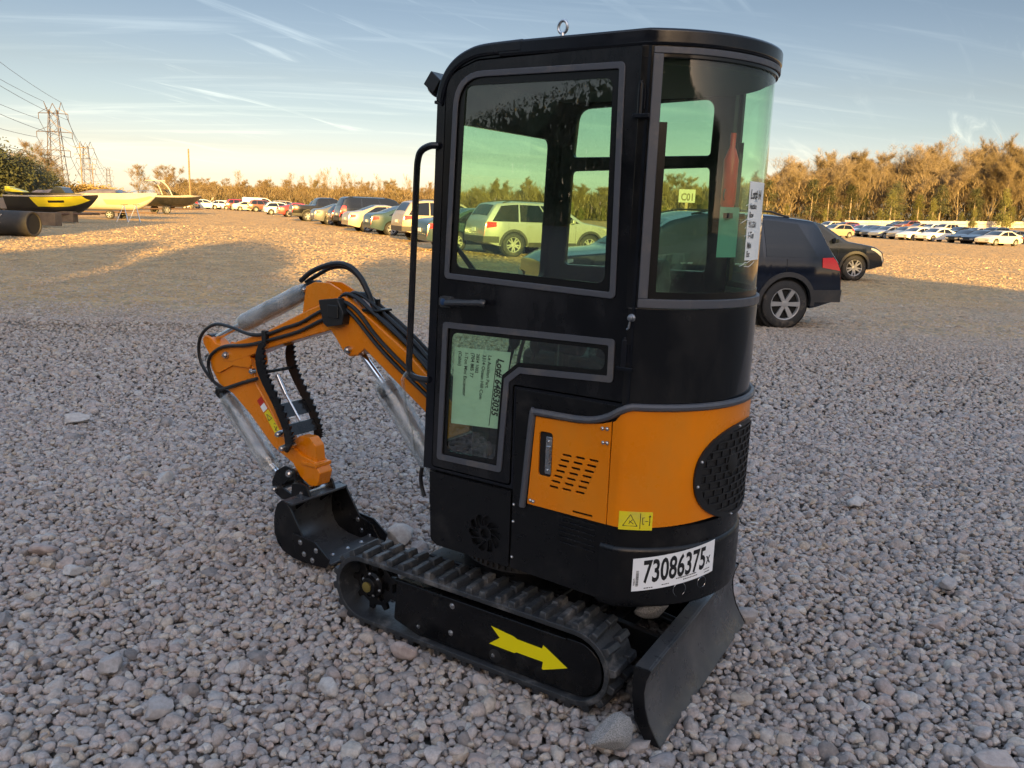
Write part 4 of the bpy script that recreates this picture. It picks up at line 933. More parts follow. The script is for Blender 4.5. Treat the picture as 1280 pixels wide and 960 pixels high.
hero(11, SPECK, 790, 880, .085, 'square grey slab of rock propped against the near end of the dozer blade', loc=(.36, 2.42, 0), lift_=.75, planes=6, rot=(radians(75), 0, radians(40)), sc=(1, 1, .8))
_b = EX.matrix_world if False else None
def exw(x, y, z): 
    c, s_ = cos(radians(147)), sin(radians(147)); return (.086 + c * x - s_ * y, 3.337 + s_ * x + c * y, z)
hero(12, SPECK, 0, 0, .105, 'speckled granite rock resting on the blade arms under the counterweight', loc=exw(-.60, .02, .215), lift_=.35, planes=9)
hero(13, GREYS, 1183, 735, .07, 'smooth light grey rock lying in the gravel to the right of the blade', lift_=.3)
hero(14, PALE, 1070, 632, .085, 'angular pale rock in the gravel right of the radiator grille', lift_=.25)
hero(15, GREYS, 1108, 578, .07, 'round grey pair-topped rock in the gravel under the parked dark hatch rear', lift_=.3) if False else None
def hood_mask(x, y):
    """true where the excavator's tracks, blade or bucket press on the ground."""
    c, s_ = cos(radians(147)), sin(radians(147)); dx, dy = x - .086, y - 3.337; a, b = c * dx + s_ * dy, -s_ * dx + c * dy
    if abs(a) < .60 and .27 < abs(b) < .49: return True
    if 1.0 < a < 1.30 and -.17 < b < .21: return True
    return False
def gravelly(x, y):
    """how much loose stone lies on the dirt: thick near the excavator, thin on the trodden ground beyond."""
    l = sstep(-x, -1.5, 2.5); n = .35 * mnoise.noise((x * .22, y * .16, 7.)) + .2 * mnoise.noise((x * .7, y * .6, 3.))
    return max(.05, min(1., 1 - .5 * sstep(y + 5 * n, 8., 16) * l - .35 * sstep(y + 6 * n, 13.5, 24) * (1 - l)))
rg = random.Random(21); pts = []
def scatter(y0, y1, cell, smin, smax, zoff, keep=1., big=.0):
    ny = int((y1 - y0) / cell)
    for j in range(ny):
        yb = y0 + j * cell; xm = .66 * yb + (2.6 if yb < 14 else 1.5); nx = int(2 * xm / cell)
        for i in range(nx):
            if rg.random() > keep: continue
            x = -xm + (i + rg.random()) * cell; y = yb + rg.random() * cell
            s = smin + (smax - smin) * rg.random() ** 2.2
            if rg.random() < big: s *= rg.uniform(1.4, 2.1)
            if rg.random() > gravelly(x, y): continue
            sink = .014 if hood_mask(x, y) else 0.
            if any((x - hx) ** 2 + (y - hy) ** 2 < (hs * .38) ** 2 for hx, hy, hs in heroes): continue
            pts.append((x, y, gh(x, y) + zoff * rg.uniform(.6, 1.3) - s * .1 - sink, s))
scatter(1.75, 7.5, .036, .017, .030, -.034)
scatter(1.75, 6.5, .034, .013, .022, -.022)
scatter(1.75, 7.5, .037, .016, .032, -.013, .95, .04)
scatter(1.75, 9, .10, .026, .046, -.006, .45, .05)
scatter(7.5, 13.5, .046, .020, .038, -.014, .95, .04)
scatter(13.5, 20, .066, .022, .040, -.012, .8, .05)
scatter(20, 30, .14, .028, .05, -.012, .7, .05)
scatter(30, 48, .26, .03, .06, -.012, .7, .05)
me = bpy.data.meshes.new('gravel'); me.from_pydata([p[:3] for p in pts], [], [])
for nm, ty, n in (('scl', 'FLOAT', 1), ('rot', 'FLOAT_VECTOR', 3), ('pick', 'INT', 1)): me.attributes.new(nm, ty, 'POINT')
me.attributes['scl'].data.foreach_set('value', [p[3] for p in pts])
rot = []
for p in pts: rot += [rg.gauss(0, .24), rg.gauss(0, .24), rg.uniform(0, 6.283)]
me.attributes['rot'].data.foreach_set('vector', rot); me.attributes['pick'].data.foreach_set('value', [rg.randrange(len(protos)) for _ in pts])
gravel = bpy.data.objects.new('gravel', me); COL.objects.link(gravel); tag(gravel, kind='stuff')
ng = bpy.data.node_groups.new('scatter_gravel', 'GeometryNodeTree'); ng.interface.new_socket('Geometry', in_out='INPUT', socket_type='NodeSocketGeometry'); ng.interface.new_socket('Geometry', in_out='OUTPUT', socket_type='NodeSocketGeometry')
gi, go = ng.nodes.new('NodeGroupInput'), ng.nodes.new('NodeGroupOutput')
ji = ng.nodes.new('GeometryNodeGeometryToInstance') if False else None
jn = ng.nodes.new('GeometryNodeJoinGeometry')
# the pebbles nearest the lens are real objects too; every other pebble repeats one of them
for i in range(len(protos) - 1, -1, -1):
    o = bpy.data.objects.new('pebble', protos[i]); COL.objects.link(o)
    x, y = rg.uniform(-.9, .9), rg.uniform(2.12, 2.5); s = rg.uniform(.028, .040); o.location = (x, y, gh(x, y) + .004); o.scale = (s, s, s); o.rotation_euler = (rg.uniform(-.3, .3), rg.uniform(-.3, .3), rg.uniform(0, 6))
    tag(o, 'grey river pebble among the gravel along the bottom edge of the picture', 'pebble', 'pebbles at the front of the gravel')
    oi = ng.nodes.new('GeometryNodeObjectInfo'); oi.inputs['Object'].default_value = o; oi.inputs['As Instance'].default_value = True; oi.transform_space = 'ORIGINAL'; ng.links.new(oi.outputs['Geometry'], jn.inputs[0])
ip = ng.nodes.new('GeometryNodeInstanceOnPoints'); ip.inputs['Pick Instance'].default_value = True
def attr(nm, ty):
    n = ng.nodes.new('GeometryNodeInputNamedAttribute'); n.data_type = ty; n.inputs['Name'].default_value = nm; return n.outputs['Attribute']
ng.links.new(gi.outputs[0], ip.inputs['Points']); ng.links.new(jn.outputs[0], ip.inputs['Instance']); ng.links.new(attr('pick', 'INT'), ip.inputs['Instance Index'])
ng.links.new(attr('rot', 'FLOAT_VECTOR'), ip.inputs['Rotation']); ng.links.new(attr('scl', 'FLOAT'), ip.inputs['Scale']); ng.links.new(ip.outputs[0], go.inputs[0])
gm = gravel.modifiers.new('scatter', 'NODES'); gm.node_group = ng
# ================================================================== trees
BARK = mat('tree_bark', (.15, .12, .085), .9, var=(.24, .20, .15), vscale=.8)
TWIG = mat('bare_twigs', (.130, .100, .055), .9, var=(.185, .145, .080), vscale=.25)
TWIG2 = mat('grey_tan_twigs', (.185, .145, .092), .9, var=(.24, .19, .125), vscale=.25)
TWIGR = mat('russet_twigs', (.140, .098, .050), .9, var=(.175, .128, .066), vscale=.25)
NEEDLE = mat('cedar_foliage', (.075, .082, .022), .8, var=(.13, .125, .03), vscale=.6)
DKLEAF = mat('dark_foliage', (.026, .036, .014), .85, var=(.06, .058, .022), vscale=.4)
GRASSB = mat('golden_brush', (.34, .225, .06), .9, var=(.24, .16, .05), vscale=.5)
def tri_twig(g, p, d, l, w):
    d = Vector(d).normalized(); s = d.cross(Vector((R.gauss(0, 1), R.gauss(0, 1), R.gauss(0, 1))))
    if s.length < 1e-4: return
    s = s.normalized() * w; g.add([p - s, p + s, p + d * l], [(0, 1, 2)])
def bare_tree(seed, h, spread=.35, twigs=3000, twm=TWIG, up=.5, low=.22):
    """leafless broadleaf: trunk, three orders of rising limbs, and a haze of fine twigs."""
    rr = random.Random(seed); t = G(); c = G(); tips = []
    def br(p, d, l, r, dep):
        P = [p]; n = 5 if dep == 0 else 4
        for k in range(n):
            d = (d + Vector((rr.gauss(0, .11), rr.gauss(0, .11), .05 + .06 * up * (dep > 0)))).normalized(); P.append(P[-1] + d * l / n)
        t.tube(P, [max(.008, r * (1 - .7 * k / n)) for k in range(n + 1)], 6 if dep == 0 else (4 if dep < 2 else 3), caps=False)
        if dep >= 1: tips.append((P, d, l, dep))
        if dep < 3:
            m = (11, 5, 3)[dep]
            for k in range(m):
                f = low + (1 - low) * (k + rr.random()) / m if dep == 0 else rr.uniform(.25, 1.); i = min(n - 1, int(f * n)); q = P[i].lerp(P[i + 1], min(1, f * n - i))
                a = rr.uniform(0, 2 * pi); sd = Vector((cos(a), sin(a), rr.uniform(.1, .75))).normalized(); nd_ = (d * (1 - spread) + sd * (spread + .2)).normalized()
                br(q, nd_, (l * (.62 - .38 * f) if dep == 0 else l * rr.uniform(.4, .62)) * rr.uniform(.8, 1.15), r * .42 * (1 - .45 * f), dep + 1)
    br(Vector((0, 0, -.1)), Vector((rr.gauss(0, .03), rr.gauss(0, .03), 1)), h * .86, h * .011 + .03, 0)
    wt = [len(x) and (1., 1., 2., 3.)[x[3]] for x in tips]
    for P, d, l, dep in rr.choices(tips, wt, k=twigs):
        f = rr.random() * (len(P) - 1.01); i = int(f); q = P[i].lerp(P[i + 1], f - i)
        dd = (d * .8 + Vector((rr.gauss(0, .6), rr.gauss(0, .6), rr.gauss(.12, .4)))).normalized(); tri_twig(c, q, dd, rr.uniform(.35, .95) * h / 12, .007 * h / 12 + .003)
        tri_twig(c, q + dd * .3 * h / 12, (dd + Vector((rr.gauss(0, .6), rr.gauss(0, .6), rr.gauss(.2, .4)))).normalized(), rr.uniform(.3, .8) * h / 12, .006 * h / 12 + .003)
    top = max(v[2] for v in t.v)
    k = h / top
    t.v = [(a * k, b * k, z * k) for a, b, z in t.v]; c.v = [(a * k, b * k, z * k) for a, b, z in c.v]
    root = empty('bare_tree'); t.build('trunk', BARK, root, ang=60, recalc=False); c.build('crown', twm, root, ang=0, recalc=False); return root
def leaf_tree(seed, h, w, m, n=2600, conic=1., base=.06, name='evergreen_tree', lf=.28, lumps=14):
    """trunk plus a crown of leaf-sized faces grouped in clumps, with gaps between them."""
    rr = random.Random(seed); t = G(); c = G()
    t.tube([(0, 0, -.1), (rr.gauss(0, .05), 0, h * .5), (0, 0, h * .94)], [h * .022 + .03, h * .014 + .02, .01], 6, caps=False)
    cl = []
    for k in range(lumps * 3):
        z = base + (1 - base) * rr.random() ** .9; rad = w * (1 - z ** 1.3) * conic + w * (1 - conic) * sqrt(max(0, 1 - (2 * z - 1) ** 2)); a = rr.uniform(0, 2 * pi); q = rr.uniform(.45, 1.)
        cl.append((Vector((rad * q * cos(a), rad * q * sin(a), z * h)), rr.uniform(.10, .22) * w + .12))
        if k % 3 == 0: t.tube([(0, 0, max(.1, z * h - rad * .5)), tuple(cl[-1][0])], [.03, .008], 3, caps=False)
    for k in range(n):
        p, s = rr.choice(cl); q = p + Vector((rr.gauss(0, s), rr.gauss(0, s), rr.gauss(0, s * .75))); u = Vector((rr.gauss(0, 1), rr.gauss(0, 1), rr.gauss(0, .8))).normalized(); v = u.orthogonal().normalized(); l = lf * rr.uniform(.5, 1.2)
        c.add([q - u * l * .5, q + v * l * .22, q + u * l * .5, q - v * l * .22], [(0, 1, 2, 3)])
    root = empty(name); t.build('trunk', BARK, root, ang=60, recalc=False); c.build('crown', m, root, ang=0, recalc=False); return root
bare = [bare_tree(i, 12., (.34, .42, .30, .46, .38, .34)[i], 9000, (TWIG, TWIG2, TWIG, TWIGR, TWIG2, TWIG)[i], low=(.15, .2, .1, .18, .3, .12)[i]) for i in range(6)]
slim = [bare_tree(20 + i, 12., .30, 1500, TWIG2, 1.0, low=.3) for i in range(2)]
rus = [bare_tree(30 + i, 8., .50, 4600, TWIGR, .3, low=.1) for i in range(2)]
ced = [leaf_tree(40 + i, 7., (1.7, 1.3, 2.1)[i], NEEDLE, 2600) for i in range(3)]
pine = [leaf_tree(50 + i, 11., 2.6, DKLEAF, 3000, .75, .25, lf=.36) for i in range(2)]
used = set(); HT = {}
def height_of(o):
    if o.name not in HT: HT[o.name] = max(v.co.z for c in o.children for v in c.data.vertices)
    return HT[o.name]
def put(proto, x, y, h, label, group, cat='tree', rz=None, name=None, base_h=None, wide=1.):
    first = proto.name not in used; used.add(proto.name); o = proto if first else copy_tree(proto)
    bh = height_of(proto); k = h / bh
    o.location = (x, y, gz(x, y)); o.scale = (k * wide, k * wide, k); o.rotation_euler = (0, 0, R.uniform(0, 6.28) if rz is None else rz); tag(o, label, cat, group)
    return o
bpy.context.view_layer.update()
def fy(x):
    C_ = [(-170, 345), (-95, 262), (-40, 236), (0, 205), (60, 182), (110, 174), (170, 170)]
    for (a, b), (c, d) in zip(C_, C_[1:]):
        if a <= x <= c: return b + (d - b) * (x - a) / (c - a)
    return 175
LB = 'bare golden brown tree in the wood behind the parked cars'
LT = 'tall bare thin branched tree rising above the wood behind the cars'
LC = 'small yellow green cedar at the edge of the wood behind the fence'
LP = 'dark green pine standing among the bare trees of the wood'
GB_, GT_, GC_, GP_ = 'bare trees of the wood', 'tall thin trees above the wood', 'cedars at the edge of the wood', 'dark pines in the wood'
x = -118.
while x < 128:
    hh = 8.4 + .8 * sstep(x, -60, 0) + 6.2 * sstep(x, 5, 95)
    for row in range(3 if x > 20 else 2):
        if R.random() < .92: put(R.choice(bare if x > -10 or R.random() < .4 else rus), x + R.uniform(-1.5, 1.5), fy(x) + row * 7 + R.uniform(-2, 2), hh * R.uniform(.70, 1.0) * (1 + .09 * row), LB, GB_, wide=R.uniform(1.05, 1.4))
    if x > 10 and R.random() < .85: put(R.choice(ced), x + R.uniform(-2, 2), fy(x) - 7 + R.uniform(-2, 2), R.uniform(3.5, 9.0) * (.6 + .4 * sstep(x, 20, 80)), LC, GC_, wide=R.uniform(.9, 1.2))
    if x > 20 and R.random() < .60 + .3 * (x > 60): put(R.choice(pine), x + R.uniform(-2, 2), fy(x) + R.uniform(-7, -2), R.uniform(5., 10.5), LP, GP_, wide=1.1)
    x += (3.4 if x < 0 else 3.7) * R.uniform(.85, 1.15)
def ray_at(px, Y):     # the place on the ground under a photo column, at a given distance
    d = fw + cr * (px - 640) / FPX - cu_ * (263 - 480) / FPX; return d.x / d.y * Y
for px, Y, h in ((299, 262, 11.5), (337, 268, 9.5), (364, 262, 11.5), (378, 262, 10.6), (390, 262, 10.2), (405, 255, 12.2), (413, 255, 12.6), (422, 252, 12.3), (437, 250, 11.6), (450, 255, 10), (468, 250, 11.), (490, 250, 10.4), (505, 246, 11)):
    put(R.choice(slim), ray_at(px, Y), Y, h, LT, GT_, wide=.8 if px > 299 else .9)
for px, Y, h in ((1030, 196, 17), (1048, 196, 16.5), (1085, 194, 15), (1150, 190, 19), (1120, 192, 17), (1225, 188, 20), (1240, 188, 19.5), (1262, 186, 20)):
    put(R.choice(bare[:3]), ray_at(px, Y), Y, h, LT, GT_, wide=.8)
for i in range(26):
    px = 965 + 318 * (i + R.uniform(.1, .9)) / 26; Y = R.uniform(180, 200); put(R.choice(slim), ray_at(px, Y), Y, (13.5 + 4.5 * (px - 960) / 320) * R.uniform(.95, 1.2), LT, GT_, wide=R.uniform(1.2, 1.7))
# undergrowth closing the foot of the wood
g = G(); rb = random.Random(77)
for k in range(85000):
    x = rb.uniform(-125, 135); y = fy(x) + rb.uniform(-4, 26); top = 5.0 + 4.8 * sstep(x, 0, 90) + (1.2 + 1.2 * sstep(x, 0, 80)) * mnoise.noise((x * .12, y * .1, 0)); z = top * rb.random() ** 1.1
    d = Vector((rb.gauss(0, .45), rb.gauss(0, .45), 1)).normalized(); s = d.cross(Vector((rb.gauss(0, 1), rb.gauss(0, 1), .1))).normalized() * rb.uniform(.02, .07); p = Vector((x, y, gz(x, y) + z)); g.cur = rb.choice((0, 2, 1, 2)) if z > 2.2 else rb.choice((0, 2, 3, 3, 2)); g.add([p - s, p + s, p + d * rb.uniform(.7, 1.9)], [(0, 1, 2)])
for k in range(60000):          # deeper inside the wood the stems close up
    x = rb.uniform(-125, 140); y = fy(x) + rb.uniform(14, 44); z = (5.2 + 5.5 * sstep(x, 0, 90)) * rb.random() ** .9
    d = Vector((rb.gauss(0, .4), rb.gauss(0, .4), 1)).normalized(); s = d.cross(Vector((rb.gauss(0, 1), rb.gauss(0, 1), .1))).normalized() * rb.uniform(.06, .16); p = Vector((x, y, gz(x, y) + z)); g.cur = rb.choice((0, 2, 3, 3)); g.add([p - s, p + s, p + d * rb.uniform(.9, 2.2)], [(0, 1, 2)])
tag(g.build('undergrowth', [TWIGR, TWIG2, TWIG, DKLEAF], ang=0, recalc=False), kind='stuff')
# the wood behind the camera that shades the yard (its tops draw the edge of the evening shade)
def shade_h(x):
    C_ = [(-150, 11), (-60, 13), (-16, 13), (-12, 12.6), (-5.2, 12.2), (-4.6, 8.2), (-2.9, 8.3), (-1.2, 8.9), (-.4, 9.25), (.3, 8.9), (.45, 7.3), (1.2, 7.3), (1.6, 9.2), (2.6, 9.45), (3.8, 9.1), (4.5, 8.6), (4.9, 7.6), (6.6, 7.7), (6.95, 8.6), (9, 8.7), (14, 8.8), (20, 9.0), (23.8, 9.3), (24.9, 8.5), (26.5, 7.6), (30, 7.2), (60, 8), (90, 9)]
    for (a, b), (c, d) in zip(C_, C_[1:]):
        if a <= x <= c: return (b + (d - b) * (x - a) / (c - a)) * 1.363
    return 11
g = G(); rb = random.Random(5)
for k in range(52000):
    x = rb.uniform(-140, 90) if k > 24000 else rb.uniform(-16, 32); h = shade_h(x); y = -45 + rb.uniform(-2.2, 2.2)
    z = h * (1 - rb.random() ** 1.5) + rb.gauss(0, .10); l = .95 if z < h - 1.2 else (.5 if z < h - .5 else .28)
    if x < 7 and h - 2.4 < z < h - .45 and rb.random() < .68: continue      # thin branches near the tops let some sun through
    u = Vector((rb.gauss(0, 1), rb.gauss(0, .4), rb.gauss(0, 1))).normalized(); v = u.cross(Vector((0, 1, 0))).normalized(); l *= rb.uniform(.6, 1.3)
    p = Vector((x, y, min(z, h))); g.add([p - u * l * .6, p + v * l * .5, p + u * l * .6, p - v * l * .5], [(0, 1, 2, 3)])
for x in lin(-138, 88, 113):      # solid panels added low in the unseen wood to stop sun leaking through
    h = shade_h(x) - 2.7; g.add([(x - 1.1, -45.5, 0), (x + 1.1, -45.2, 0), (x + 1.1, -45.2, min(h, shade_h(x + 1) - 2.7)), (x - 1.1, -45.5, min(h, shade_h(x - 1) - 2.7))], [(0, 1, 2, 3)])
tag(g.build('woods', DKLEAF, ang=0, recalc=False), kind='stuff')

# ================================================================== vehicles
TYRE = mat('tyre_rubber', (.018, .018, .019), .75, dust=(.16, .13, .10), dscale=5)
ALLOY = mat('alloy_rim', (.30, .30, .30), .4, metal=.2)
CGLASS = mat('car_window_glass', (.004, .005, .007), .05, spec=.5)
TRIM = mat('car_black_trim', (.022, .022, .024), .55)
ARCHM = mat('wheel_arch_dark', (.006, .006, .006), .9)
TAIL = mat('tail_lamp_red', (.62, .012, .012), .15, coat=.4)
HEADL = mat('headlamp_glass', (.34, .345, .35), .12, coat=.6)
def paint(nm, c, rough=.3, metal=.0): return mat('car_paint_' + nm, c, rough, metal=metal, coat=.5, spec=.4, dust=tuple(min(1, .85 * a + .006) for a in c), dscale=1.5)
WM = {}
def wheel_meshes(r, spokes=10, w=.22):
    k = (round(r, 3), spokes)
    if k in WM: return WM[k]
    g = G(); g.lathe((0, -w / 2, 0), (0, 1, 0), [(r * .66, 0), (r * .70, -.004), (r * .90, .0), (r * .985, .022), (r, .05), (r, w - .05), (r * .985, w - .022), (r * .90, w), (r * .70, w + .004), (r * .66, w)], 32, False); ty = g.build('tyre', TYRE)
    g = G(); g.lathe((0, -w / 2, 0), (0, 1, 0), [(r * .69, .004), (r * .69, w - .012), (r * .66, w + .003), (r * .62, w - .005), (r * .60, w - .05)], 32, False); g.cur = 1; g.lathe((0, -w / 2, 0), (0, 1, 0), [(r * .62, w - .06), (r * .1, w - .055)], 24, False); g.cur = 0
    for i in range(spokes):
        a = 2 * pi * i / spokes + (.10 if i % 2 else -.10) * (spokes > 8); d = Vector((cos(a), 0, sin(a))); s = Vector((-sin(a), 0, cos(a)))
        P = []
        for rr, hw, y in ((r * .10, r * .075, w / 2 - .016), (r * .63, r * (.10 if spokes < 8 else .05), w / 2 - .002)):
            for q in (-1, 1): P += [d * rr + s * hw * q + Vector((0, y, 0)), d * rr + s * hw * q + Vector((0, y - .03, 0))]
        g.add(P, [(0, 2, 6, 4), (0, 4, 5, 1), (2, 3, 7, 6), (4, 6, 7, 5)])
    g.lathe((0, w / 2 - .03, 0), (0, 1, 0), [(r * .17, 0), (r * .17, .012), (r * .1, .02)], 16); rm = g.build('rim', [ALLOY, MATS['wheel_arch_dark']])
    WM[k] = (ty.data, rm.data); bpy.data.objects.remove(ty); bpy.data.objects.remove(rm); return WM[k]
PROF = {
 'sedan': (4.75, 1.82, [(0, .50), (.03, .66), (.30, .78), (1.25, .95), (2.05, 1.36), (2.55, 1.445), (3.15, 1.43), (3.95, 1.13), (4.15, 1.08), (4.62, 1.03), (4.72, .86), (4.75, .50)], .93, (.92, 3.70), .325, (1.32, 3.85, 2.02, 3.25)),
 'hatch': (4.2, 1.76, [(0, .50), (.04, .70), (.28, .84), (1.05, 1.0), (1.85, 1.42), (2.4, 1.50), (3.4, 1.47), (3.75, 1.38), (4.08, 1.02), (4.16, .85), (4.2, .50)], .95, (.82, 3.42), .32, (1.2, 3.95, 1.95, 3.62)),
 'suv': (4.7, 1.90, [(0, .58), (.04, .85), (.30, 1.0), (1.2, 1.13), (1.95, 1.60), (2.4, 1.70), (3.6, 1.71), (4.25, 1.64), (4.52, 1.25), (4.64, 1.05), (4.68, .80), (4.7, .58)], 1.06, (.92, 3.68), .365, (1.35, 4.42, 2.02, 4.1)),
 'explorer': (5.0, 2.0, [(0, .60), (.04, .92), (.28, 1.06), (1.25, 1.16), (2.0, 1.64), (2.5, 1.765), (3.7, 1.775), (4.50, 1.70), (4.78, 1.22), (4.90, 1.08), (4.96, .86), (5.0, .60)], 1.10, (.98, 4.0), .385, (1.4, 4.50, 2.1, 4.16)),
 'bigsuv': (5.6, 2.05, [(0, .65), (.04, 1.0), (.25, 1.15), (1.35, 1.25), (1.95, 1.76), (2.4, 1.89), (4.6, 1.90), (5.2, 1.86), (5.45, 1.30), (5.52, 1.15), (5.57, .9), (5.6, .62)], 1.2, (1.0, 4.3), .40, (1.45, 5.35, 2.05, 5.1)),
 'van': (5.5, 2.0, [(0, .55), (.06, .95), (.8, 1.2), (1.5, 1.85), (2.1, 2.03), (5.1, 2.05), (5.38, 1.98), (5.46, 1.2), (5.5, .55)], 1.15, (.95, 4.3), .36, (1.0, 2.6, 1.6, 2.55)),
 'pickup': (5.7, 2.0, [(0, .65), (.05, 1.02), (.25, 1.14), (1.4, 1.22), (2.05, 1.74), (2.5, 1.87), (3.45, 1.85), (3.68, 1.75), (3.80, 1.26), (5.6, 1.24), (5.66, 1.0), (5.7, .65)], 1.18, (1.0, 4.45), .40, (1.5, 3.66, 2.1, 3.58)),
}
def car(kind, loc, head, colour, label, group, cat=None, name='parked_car', spokes=10, detail=2, k=1., rimy=False):
    """head: heading angle of the nose; loc: middle of the wheelbase footprint on the ground."""
    Lc, Wc, P, belt_, (wf, wr), wR, (gb0, gb1, gt0, gt1) = PROF[kind]; xm = Lc / 2
    root = empty(name, (loc[0], loc[1], gz(loc[0], loc[1])), head, label, cat or 'car', group); root.scale = (k, k, k)
    def zt(x):
        for (a, b), (c, d) in zip(P, P[1:]):
            if a <= x <= c: return b + (d - b) * (x - a) / max(1e-6, c - a)
        return P[-1][1]
    zts = lambda x: (zt(max(0, x - .07)) + zt(x) * 2 + zt(min(Lc, x + .07))) / 4 if .12 < x < Lc - .12 else zt(x)
    H = max(p[1] for p in P); sill = .24 if kind in ('sedan', 'hatch') else .32
    def zl(x):
        z = sill + .10 * (1 - sstep(x, 0, .5)) + .12 * sstep(x, Lc - .6, Lc)
        for c in (wf, wr):
            q = (wR + .065) ** 2 - (x - c) ** 2
            if q > 0: z = max(z, wR + sqrt(q))
        return min(z, zts(x) - .05)
    def w(x, z):
        b = Wc / 2 * (1 - .13 * (1 - sstep(x, -.1, .75)) - .085 * sstep(x, Lc - .7, Lc + .05))
        if z <= belt_: s = 1 - .05 * ((belt_ - .28 - z) / .5) ** 2 if z < belt_ - .28 else 1 - .022 * ((z - belt_ + .28) / .28) ** 2
        else: s = .978 - .20 * min(1., (z - belt_) / (H - belt_)) ** 1.15
        return b * s
    def Y(x, z): return w(x, z)
    loc_ = lambda x, y, z: (xm - x, y, z)
    xs = sorted(set([round(v, 3) for v in lin(0, Lc, 46)] + [round(c + s_ * (wR + .065) * f, 3) for c in (wf, wr) for s_ in (-1, 1) for f in (.999, .97, .88, .7, .4)] + [p[0] for p in P]))
    rows = [0, .12, .25, .38, .5, .62, .72, .82, .9, .96]
    def ring(x):
        a, b = zl(x), zts(x); b0 = max(a + .02, b - .035); q = []
        for t in rows: z = a + (b0 - a) * t / .96; q.append((Y(x, z), z))
        y0 = Y(x, b0); q += [(y0 - .02, b0 + (b - b0) * .65), (y0 - .07, b), (y0 * .5, b + .022), (0, b + .03)]
        return q
    rings = []
    for x in xs:
        q = ring(x); full = [loc_(x, y, z) for y, z in q] + [loc_(x, -y, z) for y, z in q[-2::-1]]; rings.append(full)
    g = G(); n = len(rings[0]); V = [p for r_ in rings for p in r_]; F = []
    for i in range(len(rings) - 1):
        for j in range(n): F.append((i * n + j, (i + 1) * n + j, (i + 1) * n + (j + 1) % n, i * n + (j + 1) % n))
    F += [tuple(range(n)), tuple(range((len(rings) - 1) * n, len(rings) * n))[::-1]]; g.add(V, F); body = g.build('body', colour, root, ang=32)
    def patch(g, f, nu=8, nv=4): g.grid(f, lin(0, 1, nu), lin(0, 1, nv))
    roofz = lambda x: zts(x) - .085
    splits = {'van': [(0, 1)], 'pickup': [(0, .46), (.50, 1)], 'sedan': [(0, .46), (.49, 1)], 'hatch': [(0, .45), (.48, 1)]}.get(kind, [(0, .34), (.36, .69), (.71, 1)])
    for sd in (1, -1):
        for a, b in splits:
            g = G()
            def f(u, v):
                t = a + (b - a) * u; xb, xt = gb0 + (gb1 - gb0) * t, gt0 + (gt1 - gt0) * t; x_ = xb + (xt - xb) * v; z = belt_ + .03 + (roofz(xt) - belt_ - .03) * v; z = min(z, zts(x_) - .05); return loc_(x_, sd * (Y(x_, z) + .006), z)
            patch(g, f, 10, 5); g.build('side_window', CGLASS, root, ang=60)
    # windscreen and rear window follow the roofline
    def top_patch(x0, x1, k0, k1, nm):
        g = G()
        def f(u, v):
            x_ = x0 + (x1 - x0) * v; b = zts(x_); yw = (Y(x_, b - .035) - .10) * (k0 + (k1 - k0) * v); return loc_(x_ - .008 if x0 < xm else x_ + .008, yw * (2 * u - 1), b + .036 - .03 * abs(2 * u - 1) ** 2)
        patch(g, f, 8, 6); g.build(nm, CGLASS, root, ang=60)
    ws0 = P[3][0] if kind != 'van' else P[2][0]; ws1 = P[4][0] if kind != 'van' else P[3][0]
    top_patch(ws0 + .06, ws1 + .03, .98, .92, 'windscreen')
    tailx = {'sedan': (3.2, 3.93), 'hatch': (3.78, 4.06), 'suv': (4.28, 4.52), 'explorer': (4.53, 4.77), 'bigsuv': (5.23, 5.44), 'van': (5.385, 5.45), 'pickup': (3.70, 3.79)}[kind]
    top_patch(tailx[0], tailx[1], .92, .95, 'rear_window')
    ty, rm = wheel_meshes(wR, spokes)
    for x_ in (wf, wr):
        for sd in (1, -1):
            g = G(); g.lathe(loc_(x_, sd * (Wc / 2 - .30), wR), (0, sd, 0), [(wR + .05, 0), (wR + .05, .20)], 24); ar = g.build('wheel_well', ARCHM, root, ang=0)
            wo_ = empty('wheel', loc_(x_, sd * (Wc / 2 - .135), wR), 0 if sd > 0 else pi, parent=root)
            for nm, me in (('tyre', ty), ('rim', rm)): o = bpy.data.objects.new(nm, me); COL.objects.link(o); o.parent = wo_
    # lamps, trims, handles, mirrors
    zb = {'sedan': (.72, .92), 'hatch': (.78, 1.0), 'suv': (.86, 1.08), 'explorer': (.92, 1.15), 'bigsuv': (.85, 1.35), 'van': (.95, 1.35), 'pickup': (.85, 1.2)}[kind]
    for sd in (1, -1):
        g = G()
        def f(u, v):
            x_ = Lc - .42 + .42 * u; z0, z1 = zb[0] + .06 * (1 - u), zb[1] - .02 * (1 - u); z = min(z0 + (z1 - z0) * v, zts(x_) - .03); return loc_(x_ + .004, sd * (Y(x_, z) + .007), z)
        patch(g, f, 6, 4)
        def f2(u, v):
            x_ = Lc; z = min(zb[0] + (zb[1] - zb[0]) * v, zt(Lc - .06) - .02); return loc_(Lc + .012 - max(0, z - zt(Lc)) * .18 - (0.0 if z < zt(Lc) else .012), sd * (Y(x_, z) + .006 - .26 * u), z)
        patch(g, f2, 3, 3); g.build('tail_light', TAIL, root, ang=60)
        g = G()
        def f3(u, v):
            x_ = .46 - .44 * u; z1 = zts(x_) - .06; z0 = z1 - .05 - .07 * u; z = z0 + (z1 - z0) * v; return loc_(x_ - .004, sd * (Y(x_, z) + .007), z)
        patch(g, f3, 6, 3)
        def f4(u, v):
            z = zt(.02) - .17 + .14 * v; return loc_(-.012, sd * (Y(.0, z) + .004 - .40 * u), z - .02 * u)
        patch(g, f4, 3, 2); g.build('headlight', HEADL, root, ang=60)
